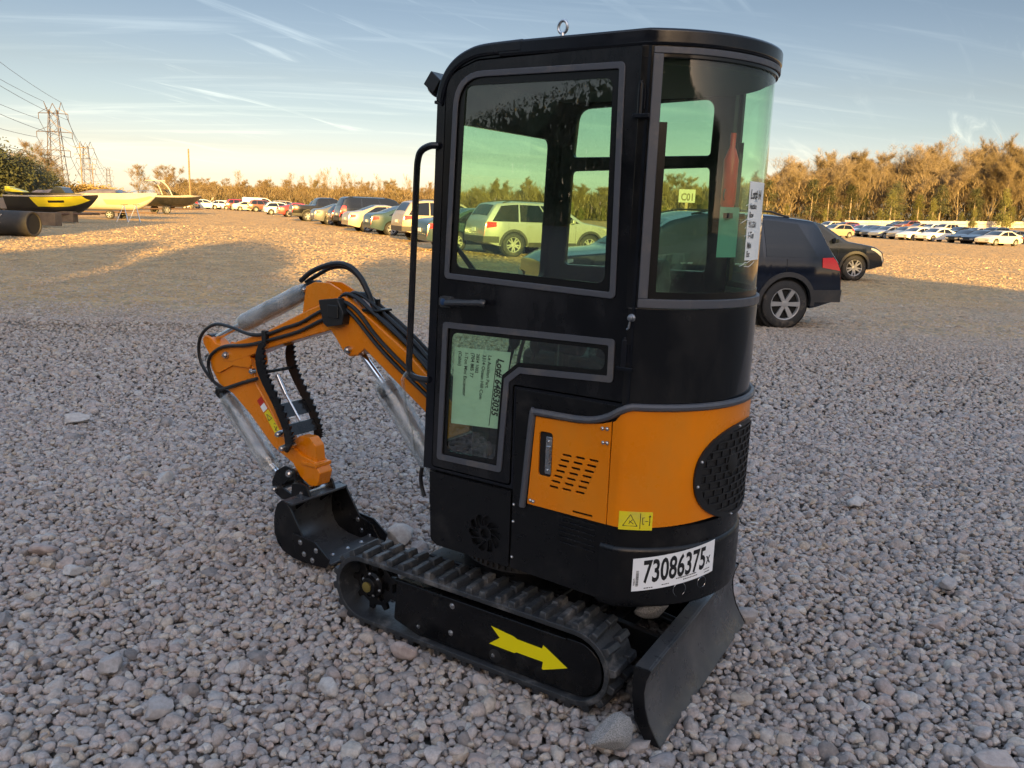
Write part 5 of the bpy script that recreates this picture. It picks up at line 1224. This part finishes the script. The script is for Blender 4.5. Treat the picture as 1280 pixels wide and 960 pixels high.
        if detail > 1:
            for hx in ((gb0 + .85, gb0 + 1.75) if kind != 'van' else (gb0 + 1.0,)):
                g = G(); zz = belt_ - .10; g.box(loc_(hx, sd * (Y(hx, zz) + .018), zz), (.20, .022, .03)); g.build('door_handle', STEEL if kind == 'explorer' else colour, root, bevel=.006)
            g = G(); mxx = gb0 + .28; g.box(loc_(mxx, sd * (Y(mxx, belt_) + .10), belt_ + .09), (.12, .20, .14)); g.build('mirror', colour, root, bevel=.03)
            g = G()
            for dx in (gb0 + .12, gb0 + (gb1 - gb0) * .44, gb1 - .55 if kind != 'sedan' else gb1 - .25): g.slab(lambda u, v: loc_(u, sd * (Y(u, v) + .0015), v), lambda u, v: loc_(u, sd * (Y(u, v) - .02), v), [dx, dx + .008], lin(max(sill + .1, zl(dx)) + .03, belt_ - .0, 6))
            g.build('door_seam', ARCHM, root, ang=0)
    if kind in ('suv', 'explorer', 'bigsuv', 'pickup'):
        tm = MATS.get('cladding') or mat('cladding', (.03, .03, .032), .55, dust=(.08, .07, .06), dscale=2)
        for sd in (1, -1):
            g = G()
            seg_ = [s_ for s_ in xs if wf + wR + .07 < s_ < wr - wR - .07]
            g.slab(lambda u, v: loc_(u, sd * (Y(u, v) + .018), v), lambda u, v: loc_(u, sd * (Y(u, v) - .03), v), seg_, [sill - .02, sill + .06, sill + .13])
            seg_ = [s_ for s_ in xs if s_ > wr + wR + .07]
            g.slab(lambda u, v: loc_(u, sd * (Y(u, v) + .014), v), lambda u, v: loc_(u, sd * (Y(u, v) - .03), v), seg_, lin(sill + .10, sill + .30, 3))
            for c in (wf, wr):
                g.slab(lambda a_, r_: loc_(c + r_ * cos(a_), sd * (Y(c + r_ * cos(a_), wR + r_ * sin(a_)) + .018), wR + r_ * sin(a_)), lambda a_, r_: loc_(c + r_ * cos(a_), sd * (Y(c + r_ * cos(a_), wR + r_ * sin(a_)) - .05), wR + r_ * sin(a_)), lin(-.05, pi + .05, 20), [wR + .055, wR + .13])
            g.build('wheel_arch_trim', tm, root, ang=40)
        g = G(); g.slab(lambda y, v: loc_(Lc + .012, y, v), lambda y, v: loc_(Lc - .03, y, v), lin(-Wc / 2 * .9, Wc / 2 * .9, 4), lin(sill + .10, sill + .30, 3)); g.build('rear_bumper', tm, root, bevel=.01)
        if kind != 'pickup':
            for sd in (1, -1):
                g = G(); g.tube([loc_(x_, sd * (Y(x_, zts(x_) - .04) - .10), zts(x_) + .055 - (.05 if i in (0, 5) else 0)) for i, x_ in enumerate(lin(gt0 + .3, gt1 - .1, 5))], .016, 6); g.build('roof_rail', TRIM, root)
    if kind == 'pickup':
        g = G(); g.bb(*[xm - v for v in (5.58, 3.9)], -.82, .82, 1.245, 1.262); g.build('bed_cover', TRIM, root)
    if detail > 1:
        g = G(); g.bb(xm - Lc - .016, xm - Lc - .002, -.17, .17, zb[0] - .10, zb[0] + .02); g.build('number_plate', WHITE, root)
    return root
C = dict(silver=paint('silver', (.40, .41, .42), .3, .5), black=paint('black', (.006, .0065, .008), .2), navy=paint('navy', (.006, .009, .018), .14), white=paint('white', (.72, .72, .70)), red=paint('red', (.32, .02, .02)), teal=paint('teal', (.02, .045, .055)), gold=paint('gold', (.42, .36, .26), .3, .4), grey=paint('grey', (.10, .105, .11), .3, .3), lightblue=paint('light_blue', (.50, .58, .64)), brown=paint('red_brown', (.14, .045, .03)), beige=paint('beige', (.38, .32, .24), .3, .3), blue=paint('blue', (.02, .04, .10)), cream=paint('cream', (.60, .56, .46)), green=paint('green', (.03, .06, .045)))
# dark SUV with its tail beside the cab: near side plane through the seen rear wheel
def place(kind, px, py, head, ref, sd):
    """centre of a car whose wheel ('f' or 'r') on side sd stands on the pixel."""
    Lc, Wc, _, _, (wf, wr), _, _ = PROF[kind]; p = at(px, py); a = head; f = Vector((cos(a), sin(a), 0)); l = Vector((-sin(a), cos(a), 0)); off = Lc / 2 - (wr if ref == 'r' else wf)
    return p - f * off - l * sd * (Wc / 2 - .12)
h0 = atan2(-.2, -.98)
car('explorer', place('explorer', 975, 409, h0, 'r', 1), h0, C['navy'], 'black sport utility vehicle with grey cladding parked right behind the excavator cab', 'cars parked near the excavator', 'suv', 'suv', 6)
h1 = radians(6)
car('suv', place('suv', 1064, 351, h1, 'f', -1), h1, C['navy'], 'dark blue crossover whose nose shows past the tail of the black utility vehicle', 'cars parked near the excavator', spokes=10)
car('sedan', (7.6, 29.5), radians(185), C['black'], 'black sedan parked beyond the dark blue sedan and mostly hidden', 'cars parked near the excavator') if False else None
h2 = radians(24)
GL = 'row of parked vehicles left of the cab'
car('suv', place('suv', 640, 321, h2, 'r', -1), h2, C['silver'], 'silver sport utility vehicle seen through the upper door glass of the cab', GL, 'suv', 'suv', 10)
car('sedan', place('sedan', 573, 318, h2, 'r', -1) + Vector((-.2, 1.5, 0)), h2, C['teal'], 'dark sedan at the front edge of the cab glass beside the silver utility vehicle', GL)
car('suv', place('suv', 531, 302, h2, 'r', -1), h2, C['beige'], 'champagne silver utility vehicle seen behind the grab rail', GL, 'suv', 'suv', 12)
def rowcar(kind, px, py, col, label, cat='car', name='parked_car', dh=0., k=1., **kw):
    """px, py: where the near rear wheel stands."""
    a = h2 + dh; return car(kind, place(kind, px, py, a, 'r', -1), a, C[col] if isinstance(col, str) else col, label, GL, cat, name, k=k, **kw)
rowcar('sedan', 489, 294.5, 'teal', 'dark teal sedan with a red tail lamp next to the champagne utility vehicle')
rowcar('sedan', 459, 290, 'gold', 'pale gold sedan squeezed between the teal sedan and the long dark wagon')
rowcar('bigsuv', 450, 285, 'navy', 'long tall dark blue utility vehicle with roof rails, tallest in the row', 'suv', 'suv')
rowcar('hatch', 429, 283, 'black', 'small black hatchback in front of the long tall utility vehicle')
rowcar('sedan', 412, 281, 'grey', 'dark grey sedan left of the small black hatchback')
rowcar('pickup', 385, 276.5, 'black', 'black pickup truck in the middle of the left row', 'pickup truck', 'pickup_truck')
rowcar('suv', 400, 272, 'green', 'dark green utility vehicle showing its roof behind the dark grey sedan', 'suv', 'suv')
rowcar('sedan', 361, 271.3, 'red', 'red sedan just left of the black pickup truck')
rowcar('hatch', 339, 268.5, 'lightblue', 'pale blue white hatchback left of the red sedan')
rowcar('suv', 348, 267, 'beige', 'beige utility vehicle behind the pale blue hatchback', 'suv', 'suv', detail=1)
rowcar('suv', 320, 264.8, 'brown', 'red brown utility vehicle in front of the white van', 'suv', 'suv', detail=1)
rowcar('van', 313, 264.0, 'white', 'tall white cargo van at the far end of the left row', 'van', 'van', detail=1)
rowcar('sedan', 300, 263.6, 'cream', 'pale cream sedan left of the white cargo van', detail=1)
rowcar('suv', 291, 262.8, 'red', 'dark red utility vehicle at the far left of the left row', 'suv', 'suv', detail=1)
GF = 'far cars below the utility pole'
for i, (px, py, kd, col, lb) in enumerate(((284, 261.8, 'sedan', 'white', 'white sedan farthest left before the pale ones under the pole'), (272, 261.5, 'sedan', 'white', 'white sedan with a raised bonnet far off right of the utility pole'), (258, 261.2, 'hatch', 'lightblue', 'pale hatchback far off just right of the utility pole'), (228, 260.6, 'suv', 'blue', 'small blue utility vehicle far off left of the utility pole'), (218, 260.4, 'sedan', 'white', 'white sedan far off between the black boat and the utility pole'))):
    c_ = car(kd, at(px, py), radians(200 if i % 2 else 20), C[col], lb, GF, name='parked_car', detail=1)
    if i == 1:
        g = G(); g.box((1.0, 0, 1.35), (1.3, 1.4, .05), Matrix.Rotation(radians(52), 3, 'Y')); g.build('open_bonnet', C['cream'], c_, bevel=.01)
# more of the near row on the far side of the cab, seen through its panes
GN = 'cars seen through the cab panes'
car('sedan', (3.6, 20.5), radians(196), C['silver'], 'silver sedan seen through the side window at the back of the cab', GN)
car('suv', (7.2, 27.5), radians(200), C['grey'], 'grey utility vehicle far behind the cab rear glass', GN, 'suv', 'suv')
car('hatch', (6.0, 37), radians(200), C['white'], 'white hatchback far behind the cab seen through its side window', GN)
car('sedan', (10.5, 41), radians(198), C['lightblue'], 'pale blue sedan far behind the rear glass of the cab', GN)
# right-hand rows, facing left
GR = 'front row of parked cars on the right'; GR2 = 'second row of parked cars on the right'
RC = [(1268, 307.8, 'sedan', 'cream', 'cream sedan at the right edge of the picture'), (1247, 306.0, 'sedan', 'navy', 'dark blue sedan with pale headlamps left of the cream sedan'), (1228, 304.9, 'sedan', 'black', 'black sedan just right of the white sedan on the right'), (1188, 302.6, 'sedan', 'white', 'clean white sedan standing out in the right hand row'), (1163, 301.3, 'sedan', 'white', 'white sedan partly behind the clean white one'), (1148, 300.2, 'hatch', 'gold', 'pale gold hatchback left of the two white sedans'), (1126, 298.6, 'sedan', 'silver', 'silver sedan with lit headlamp in the right hand row'), (1114, 297.6, 'sedan', 'grey', 'dark grey sedan in the right hand row beside a silver one'), (1103, 296.6, 'hatch', 'black', 'black hatchback near the middle of the right hand row'), (1092, 295.4, 'sedan', 'lightblue', 'grey blue sedan next to the red car on the right'), (1081, 294, 'sedan', 'red', 'bright red sedan at the left of the right hand row'), (1069, 292.6, 'suv', 'brown', 'dull red utility vehicle behind the pale gold car')]
for px, py, kd, col, lb in RC: car(kd, place(kd, px, py, radians(203), 'r', 1), radians(203), C[col], lb, GR, 'suv' if kd == 'suv' else 'car', 'suv' if kd == 'suv' else 'parked_car', detail=1)
rg2 = random.Random(9); names = ['red', 'white', 'green', 'grey', 'blue', 'silver', 'black', 'cream', 'lightblue', 'beige', 'brown', 'teal']
for i in range(12):
    t = i / 11; x, y = 53 + 12 * t - 10 * t * t * 0 + 3 * (1 - t), 86 + 66 * t; col = names[i]; kd = ('sedan', 'suv', 'hatch')[i % 3]
    nm = {'lightblue': 'pale blue', 'brown': 'reddish brown', 'teal': 'dark teal'}.get(col, col); kn = {'sedan': 'sedan', 'suv': 'utility vehicle', 'hatch': 'hatchback'}[kd]
    car(kd, (x + 4, y + 4), radians(203), C[col], f'{nm} {kn} of the second row on the right, roof above the front row', GR2, 'suv' if kd == 'suv' else 'car', 'suv' if kd == 'suv' else 'parked_car', detail=1)
car('hatch', at(1043, 297), radians(205), C['gold'], 'pale gold hatchback in the gap beyond the dark blue crossover', GR, detail=1)
car('suv', at(1036, 291), radians(205), C['cream'], 'cream utility vehicle far off behind the pale gold hatchback', GR, 'suv', 'suv', detail=1)
# row marker board
def board(px, py, Y, txt, label):
    p = Vector((ray_at(px, Y), Y, 0)); root = empty('row_sign', (p.x, p.y, gz(p.x, p.y)), 0, label, 'sign')
    g = G(); g.bb(-.04, .04, -.03, .03, 0, 2.3); g.build('post', mat('weathered_wood', (.25, .19, .13), .85, var=(.16, .12, .08), vscale=4), root)
    g = G(); g.bb(-.23, .23, -.045, -.03, 1.94, 2.30); b = g.build('board', mat('faded_board', (.26, .28, .29), .8), root); g = G(); vs, fs = text2d(txt, .27, .010, .80); wd = max(v[0] for v in vs); g.add([(x_ - wd / 2, -.047, 2.0 + y_) for x_, y_ in vs], fs); g.build('lettering', INK, b, ang=0, recalc=False)
board(857, 254, 24, 'C01', 'white row marker board reading C01 seen through the rear cab glass')

# ================================================================== fence on the right
fp = [(64, 168), (74, 169), (84, 170), (94, 171), (104, 172), (114, 173), (124, 174), (134, 175)]
fen = empty('yard_fence', (fp[0][0], fp[0][1], 0), 0, 'long low pale fence running behind the parked cars on the right', 'fence'); FM = mat('pale_fence', (.50, .49, .45), .7, var=(.40, .39, .35), vscale=.4)
for (a, b), (c, d) in zip(fp, fp[1:]):
    n = 4
    for i in range(n):
        t0, t1 = i / n, (i + 1) / n; x0, y0_, x1, y1_ = a + (c - a) * t0 - 64, b + (d - b) * t0 - 168, a + (c - a) * t1 - 64, b + (d - b) * t1 - 168; z0, z1 = gz(x0 + 64, y0_ + 168), gz(x1 + 64, y1_ + 168)
        g = G()
        for h0_, h1_ in ((.12, .72), (.78, 1.38)): g.add([(x0, y0_, z0 + h0_), (x1 - .05, y1_, z1 + h0_), (x1 - .05, y1_, z1 + h1_), (x0, y0_, z0 + h1_), (x0, y0_ + .05, z0 + h0_), (x1 - .05, y1_ + .05, z1 + h0_), (x1 - .05, y1_ + .05, z1 + h1_), (x0, y0_ + .05, z0 + h1_)], [(0, 1, 2, 3), (7, 6, 5, 4), (0, 4, 5, 1), (3, 2, 6, 7), (0, 3, 7, 4), (1, 5, 6, 2)])
        g.build('panel', FM, fen, ang=0); g = G(); g.bb(x0 - .06, x0 + .06, y0_ - .08, y0_ - .005, z0, z0 + 1.5); g.build('post', FM, fen, ang=0)

# ================================================================== left side: pipe, timbers, boats
PIPEM = mat('weathered_pipe', (.016, .016, .016), .7, var=(.04, .034, .028), vscale=1.2, dust=(.07, .055, .04), dscale=2)
WOODB = mat('weathered_timber', (.20, .14, .085), .85, var=(.11, .075, .05), vscale=2.5)
p0 = at(44, 296); g = G(); ax = Vector((-1, .10, 0)).normalized(); c0 = Vector((0, 0, .42)); g.lathe(c0, ax, [(.33, .04), (.36, .0), (.405, .0), (.42, .02), (.42, 4.2), (.40, 4.22)], 32)
pr = empty('culvert_pipe', p0, 0, 'black weathered culvert pipe lying on the gravel at the left edge', 'pipe'); pb = g.build('pipe_body', PIPEM, pr, ang=40)
g = G(); g.lathe(c0 + ax * .03, ax, [(.335, 0), (.335, .02)], 24); g.build('bore', DARK, pb)
g = G()
for x_, sh in ((1.05, 0), (1.45, .1)):
    for s_ in (-1, 1): g.tube([Vector((0, 0, .42)) + ax * (x_ - .13 * s_) + Vector((0, -.424 * cos(.25), .424 * sin(.25) - .10)), Vector((0, 0, .42)) + ax * (x_ + .13 * s_) + Vector((0, -.424 * cos(.6), .424 * sin(.6) + .06))], .014, 4)
g.build('paint_mark', mat('chalk_paint', (.55, .5, .42), .8), pb)
for (px, py, ln, lb) in ((74, 284, 4.6, 'long weathered timber beam lying behind the black pipe'), (95, 279, 4.2, 'weathered timber beam with a pale cut end nearest the boats')):
    p0 = at(px, py); g = G(); g.bb(-ln, 0, -.22, .22, .05, .62); o = g.build('timber_beam', WOODB, None, bevel=.02); o.location = p0; o.rotation_euler = (0, 0, radians(-8)); tag(o, lb, 'beam', 'timber beams')
def hull(g, L_, Wd, H_, z0, rake=.9, n=22, tumble=1., keelz=.0, stern=.95):
    us = lin(0, 1, n); vs_ = lin(0, 1, 8)
    def f(u, v):
        a = 2 * v - 1; s_ = abs(a); hw = Wd / 2 * (stern + (1 - stern) * sstep(u, 0, .3)) * (1 - max(0, (u - .55) / .45) ** 2.2); k = s_ ** .7
        zt_ = H_ * (1 + .22 * u ** 2); zk = keelz + (zt_ - keelz) * max(0, (u - .62) / .38) ** 2.1 * .9
        return (L_ * u + rake * 0, (1 if a > 0 else -1) * hw * (k if s_ < 1 else 1), z0 + zk + (zt_ - zk) * s_ ** 1.7)
    g.grid(f, us, vs_)
    D = [(L_ * u, s * .985 * Wd / 2 * (stern + (1 - stern) * sstep(u, 0, .3)) * (1 - max(0, (u - .55) / .45) ** 2.2), z0 + H_ * (1 + .22 * u ** 2)) for u in us for s in (1, -1)]
    g.add(D, [(2 * i, 2 * i + 2, 2 * i + 3, 2 * i + 1) for i in range(n)])
    P_ = [f(0, v) for v in vs_]; g.add(P_, [tuple(range(len(P_)))])
HW = mat('white_gelcoat', (.48, .465, .44), .3, coat=.4, dust=(.4, .35, .28), dscale=1.5); HB = mat('black_gelcoat', (.02, .02, .022), .3, coat=.4); HY = mat('yellow_gelcoat', (.75, .62, .02), .35, coat=.3); COVER = mat('grey_purple_cover', (.16, .145, .17), .85, var=(.10, .09, .11), vscale=2); TIN = mat('boat_windscreen', (.03, .035, .04), .1)
# yellow and black jet boat
p0 = at(10, 279); p0.y += 3; p0.x = ray_at(16, p0.y); b1 = empty('jet_boat', (p0.x, p0.y, gz(p0.x, p0.y)), radians(3), 'black jet boat with a yellow side band and yellow seat at the left edge', 'boat', 'boats on the left')
g = G(); hull(g, 4.6, 1.9, .95, .42); hb = g.build('hull', HB, b1, ang=40)
def side_band(g, L_, Wd, H_, z0, u0_, u1_, s0, s1, sl=0., e=.012, stern=.95):
    for sd in (1, -1):
        def f(u, v):
            uu = u0_ + (u1_ - u0_) * u + sl * (1 - v); s_ = s0 + (s1 - s0) * v; hw = Wd / 2 * (stern + (1 - stern) * sstep(uu, 0, .3)) * (1 - max(0, (uu - .55) / .45) ** 2.2); zt_ = H_ * (1 + .22 * uu ** 2); zk = zt_ * max(0, (uu - .62) / .38) ** 2.1 * .9
            return (L_ * uu, sd * (hw * s_ ** .7 + e), z0 + zk + (zt_ - zk) * s_ ** 1.7)
        g.grid(f, lin(0, 1, 14), lin(0, 1, 4))
g = G(); side_band(g, 4.6, 1.9, .95, .42, .30, .86, .62, .97, .07); sb = g.build('side_band', HY, hb, ang=60)
g = G(); side_band(g, 4.6, 1.9, .95, .42, .50, .68, .78, .86, 0, .016); g.build('band_marking', INK, sb, ang=60)
g = G(); side_band(g, 4.6, 1.9, .95, .42, .0, .97, .985, 1.03, 0, .02); g.build('rub_rail', HW, hb, ang=60)
g = G(); hull(g, 3.9, 1.5, .22, 1.36, keelz=.1); g.build('deck', HW, b1, ang=40)
g = G(); g.box((.35, 0, 1.62), (.9, .7, .22), Matrix.Rotation(radians(14), 3, 'Y')); g.box((-.05, 0, 1.72), (.3, .62, .3)); g.build('seat', HY, b1, bevel=.06)
g = G(); g.ball((2.3, 0, 1.5), .5, 12, 8, (1.6, .9, .6)); g.ball((1.5, .1, 1.5), .35, 10, 7, (1.5, 1, .7)); g.build('cover', COVER, b1)
g = G(); g.plateY([(2.2, 1.6), (2.6, 1.95), (2.9, 1.92), (3.1, 1.62)], -.5, .5); g.build('windscreen', TIN, b1, bevel=.02)
g = G(); g.tube([(-1.6, -.7, .38), (4.4, -.5, .55)], .06, 6); g.tube([(-1.6, .7, .38), (4.4, .5, .55)], .06, 6); g.tube([(-.6, -1, .35), (-.6, 1, .35)], .05, 6); g.tube([(-1.7, 0, .95), (-.5, 0, 1.15)], .07, 6); g.build('trailer_frame', mat('rusty_steel', (.10, .06, .045), .8), b1)
g = G(); g.box((-.25, -.2, .95), (.4, .5, .6)); g.build('outdrive', mat('drive_grey', (.2, .17, .15), .6), b1, bevel=.06)
# white cruiser with cover on stands and trailer
p0 = at(150, 274); b2 = empty('cruiser_boat', (ray_at(104, p0.y + .5), p0.y + .5, gz(p0.x, p0.y)), radians(2), 'white cabin cruiser under a grey purple cover, propped on metal stands', 'boat', 'boats on the left')
g = G(); hull(g, 5.1, 2.1, 1.02, .58); hb = g.build('hull', HW, b2, ang=40)
g = G(); side_band(g, 5.1, 2.1, 1.02, .58, .35, .93, .55, .80, .03); g.build('side_stripe', mat('tan_gelcoat', (.42, .34, .21), .3, coat=.4), hb, ang=60)
g = G(); side_band(g, 5.1, 2.1, 1.02, .58, .0, .98, .985, 1.03, 0, .02); g.build('rub_rail', HW, hb, ang=60)
g = G(); us = lin(0, 1, 14)
g.grid(lambda u, v: (.1 + 3.4 * u, (2 * v - 1) * .98 * (1 - .25 * u * u), 1.54 + .05 * u + (.42 * (1 - (2 * v - 1) ** 2) ** .6 * (sin(pi * min(1, u * .9 + .08)) ** .5)) + .04 * mnoise.noise((u * 5, v * 4, 1))), us, lin(0, 1, 10)); g.build('boat_cover', COVER, b2, ang=60)
g = G(); g.grid(lambda u, v: (2.6 + .9 * u, (2 * v - 1) * .85, 1.62 + .38 * (1 - u) * (1 - .5 * (2 * v - 1) ** 2)), lin(0, 1, 4), lin(0, 1, 6)); g.build('windscreen', TIN, b2, ang=60)
g = G(); g.tube(smooth_path([(3.0, -.8, 1.62), (4.0, -.62, 1.95), (4.8, -.2, 1.98), (4.95, 0, 1.98), (4.8, .2, 1.98), (4.0, .62, 1.95), (3.0, .8, 1.62)]), .018, 5); g.build('bow_rail', STEEL, b2)
g = G(); g.tube([(-.6, -.6, .42), (4.9, -.4, .5)], .05, 6); g.tube([(-.6, .6, .42), (4.9, .4, .5)], .05, 6); g.tube([(1.6, -1.05, .34), (1.6, 1.05, .34)], .05, 6); tr = g.build('trailer_frame', MATS['rusty_steel'], b2)
ty, rm = wheel_meshes(.30, 6, .2)
for sd in (-1, 1):
    wo_ = empty('wheel', (2.25, sd * 1.0, .30), pi if sd < 0 else 0, parent=b2)
    for nm, me in (('tyre', ty), ('rim', rm)): o = bpy.data.objects.new(nm, me); COL.objects.link(o); o.parent = wo_
for i, px in enumerate((156, 171)):
    q = at(px, 277.5); st_ = empty('boat_stand', q, 0, ('thin metal boat stand under the middle of the white cruiser', 'thin metal boat stand nearer the bow of the white cruiser')[i], 'stand', 'boat stands')
    for dx, dy in ((-.35, -.3), (.35, -.3), (0, .4)):
        g = G(); g.tube([(dx, dy, 0), (0, 0, 1.0)], .022, 6); g.build('leg', STEEL, st_)
    g = G(); g.box((0, .05, 1.02), (.3, .3, .04)); g.build('pad', WOODB, st_)
# black wake boat with tower
p0 = at(197, 267.5); b3 = empty('wake_boat', (ray_at(178, p0.y), p0.y, gz(p0.x, p0.y)), radians(50), 'black hulled boat with a white deck and tower on a trailer behind the cruiser', 'boat', 'boats on the left')
g = G(); hull(g, 6.2, 2.3, .95, .7); hb = g.build('hull', HB, b3, ang=40)
g = G(); side_band(g, 6.2, 2.3, .95, .7, 0, .985, .96, 1.06, 0, .03); g.build('rub_rail', HW, hb, ang=60)
g = G(); hull(g, 5.4, 1.9, .2, 1.62, keelz=.1); g.build('deck', HW, b3, ang=40)
g = G()
for sd in (-1, 1): g.tube(smooth_path([(2.6, sd * .95, 1.75), (2.2, sd * .85, 2.6), (1.6, sd * .75, 3.1), (.9, sd * .7, 3.12)]), .05, 6)
g.bb(.8, 2.0, -.8, .8, 3.10, 3.18); g.build('tower', HW, b3)
g = G(); g.grid(lambda u, v: (2.4 + 1.2 * u, (2 * v - 1) * .9, 1.8 + .55 * (1 - u)), lin(0, 1, 3), lin(0, 1, 4)); g.build('windscreen', TIN, b3, ang=60)
g = G(); g.tube([(-.3, -.8, .45), (6.0, -.4, .55)], .06, 6); g.tube([(-.3, .8, .45), (6.0, .4, .55)], .06, 6); g.build('trailer_frame', MATS['rusty_steel'], b3)
ty, rm = wheel_meshes(.40, 6, .24)
for sd in (-1, 1):
    for xx in (1.8, ):
        wo_ = empty('wheel', (xx, sd * 1.15, .40), pi if sd < 0 else 0, parent=b3)
        for nm, me in (('tyre', ty), ('rim', rm)): o = bpy.data.objects.new(nm, me); COL.objects.link(o); o.parent = wo_
# utility pole
def pole(px, Y, h, r, label, arms=(), group='wooden poles'):
    root = empty('utility_pole', (ray_at(px, Y), Y, gz(ray_at(px, Y), Y)), 0, label, 'pole', group); g = G(); g.tube([(0, 0, -.2), (0, 0, h)], [r, r * .65], 10); g.build('pole_shaft', mat('pole_wood', (.24, .17, .11), .9, var=(.16, .11, .07), vscale=3), root)
    for z, w_ in arms:
        g = G(); g.bb(-w_, w_, -.08, .08, z - .08, z + .08); a = g.build('crossarm', MATS['pole_wood'], root)
        for s_ in (-1, 0, 1):
            g = G(); g.lathe((s_ * w_ * .9, 0, z + .08), (0, 0, 1), [(.05, 0), (.07, .1), (.04, .22)], 8); g.build('insulator', mat('porcelain', (.3, .25, .2), .3), a)
    return root
pole(238.5, 122, 8.4, .15, 'bare leaning wooden pole beside the far white cars')
pole(105, 300, 19, .22, 'wooden pole with crossarms in front of the second pylon', ((17.5, 2.2), (15.2, 2.2)))
pole(119, 420, 17, .22, 'shorter wooden pole right of the second pylon', ((16, 2.), (14, 2.)))
PY = mat('pylon_steel', (.10, .075, .06), .6, metal=.3)
def pylon(px, Y, h, label):
    x0 = ray_at(px, Y); root = empty('power_pylon', (x0, Y, 0), radians(12), label, 'pylon', 'transmission pylons'); t = .15 * h / 35
    leg = lambda s, d, z: Vector((s * (h * .062 * (1 - z / h) + h * .034), d * (h * .10 * (1 - z / h) + .3), z))
    for s in (-1, 1):
        for d in (-1, 1):
            g = G(); g.tube([leg(s, d, z) for z in lin(0, h * .92, 6)], t, 4); g.build('leg', PY, root, ang=0)
    g = G(); Z = lin(0, h * .92, 10)
    for a, b in zip(Z, Z[1:]):
        for d in (-1, 1): g.tube([leg(-1, d, a), leg(1, d, b)], t * .5, 3); g.tube([leg(1, d, a), leg(-1, d, b)], t * .5, 3)
        for s in (-1, 1): g.tube([leg(s, -1, a), leg(s, 1, b)], t * .5, 3)
    g.build('bracing', PY, root, ang=0)
    for z, w_ in ((.88, .145), (.69, .175), (.50, .145)):
        g = G(); zz = z * h; ww = w_ * h
        for d in (-.35, .35): g.tube([(-ww, 0, zz), (0, d, zz + .2), (ww, 0, zz)], t * .8, 4)
        g.tube([(-ww, 0, zz), (-h * .05, 0, zz + .06 * h)], t * .6, 3); g.tube([(ww, 0, zz), (h * .05, 0, zz + .06 * h)], t * .6, 3)
        for s in (-1, 1): g.tube([(s * ww, 0, zz), (s * ww, 0, zz - .06 * h)], t * .8, 4)
        g.build('crossarm', PY, root, ang=0)
    for s in (-1, 1):
        g = G(); g.tube([(s * h * .05, 0, h * .88), (s * h * .085, 0, h)], t * .8, 4); g.tube([(s * h * .05, 0, h * .88), (0, 0, h * .985)], t * .8, 4); g.build('earth_wire_horn', PY, root, ang=0)
    return root, x0, Y, h
T1 = pylon(75, 340, 36.5, 'nearest tall lattice power pylon at the left'); T2 = pylon(112, 640, 40, 'second lattice power pylon farther along the line'); T3 = pylon(138, 1050, 36, 'small farthest lattice power pylon of the line')
def wire(a, b, sag, label, r=.07):
    a, b = Vector(a), Vector(b); P = [a.lerp(b, t) + Vector((0, 0, -4 * sag * t * (1 - t))) for t in lin(0, 1, 18)]; g = G(); g.tube(P, r, 4); o = g.build('power_wire', mat('wire', (.05, .045, .045), .6), None); tag(o, label, 'wire', 'wires of the power line')
near = (-80, 40)
def apt(T, s, z, k): return Vector((T[1] + s * k * T[3] * cos(radians(12)), T[2] + s * k * T[3] * sin(radians(12)), z * T[3]))
for z, k in ((.63, .175), (.82, .145), (.44, .145), (1.0, .085)):
    for s in (-1, 1):
        wire(Vector((near[0] + s * 6, near[1] + s * 2, z * 52)), apt(T1, s, z, k), 5, 'thin dark power wire running from the picture edge to the nearest pylon'); wire(apt(T1, s, z, k), apt(T2, s, z, k), 9, 'thin dark power wire strung between the two larger pylons', .09); wire(apt(T2, s, z, k), apt(T3, s, z, k), 9, 'thin dark power wire strung beyond the second pylon', .12)
# left-hand trees and brush
lt = [leaf_tree(60 + i, 5., 2.6, DKLEAF, 7500, .15, .0, 'evergreen_tree', .26, 26) for i in range(2)]
bpy.context.view_layer.update()
for px, Y, h, lb in ((-12, 62, 5.6, 'dark evergreen at the left edge of the picture'), (12, 66, 5.4, 'tall dark evergreen behind the yellow boat seat'), (34, 72, 4.9, 'dark evergreen between the left edge and the first pylon'), (52, 82, 4.4, 'olive brown evergreen nearest the first pylon'), (-40, 60, 6, 'dark evergreen just cut by the left edge')): put(lt[R.randrange(2)], ray_at(px, Y), Y, h, lb, 'dark trees at left', wide=1.2)
for px, Y, h, lb in ((28, 84, 7.0, 'bare russet tree showing above the dark evergreens'), (50, 90, 6.4, 'bare russet tree just left of the first pylon'), (70, 96, 5.4, 'pale bare tree at the foot of the first pylon'), (172, 128, 6.6, 'spreading bare tree behind the cruiser boat'), (206, 132, 6.8, 'rounded bare tree behind the boat tower'), (219, 140, 7., 'rounded bare tree left of the leaning pole'), (250, 160, 5.6, 'russet bare tree right of the leaning pole'), (268, 190, 5.6, 'russet bare tree above the far white cars')): put(rus[R.randrange(2)], ray_at(px, Y), Y, h, lb, 'bare trees at left', wide=1.25)
for i, (px, Y, h, lb) in enumerate(((84, 92, 2.9, 'golden dry bush left of the second pylon'), (99, 94, 3.0, 'golden dry bush below the wooden pole with crossarms'), (116, 96, 3.2, 'golden dry bush right below the second pylon'), (132, 98, 2.9, 'golden dry bush above the cruiser stern'), (148, 100, 2.6, 'golden dry bush above the cruiser cover'))):
    if i == 0: bsh = leaf_tree(70, 3., 2.6, GRASSB, 3600, .1, .0, 'dry_bush', .4, 16); bpy.context.view_layer.update()
    put(bsh, ray_at(px, Y), Y, h, lb, 'golden bushes', 'bush', wide=1.3)
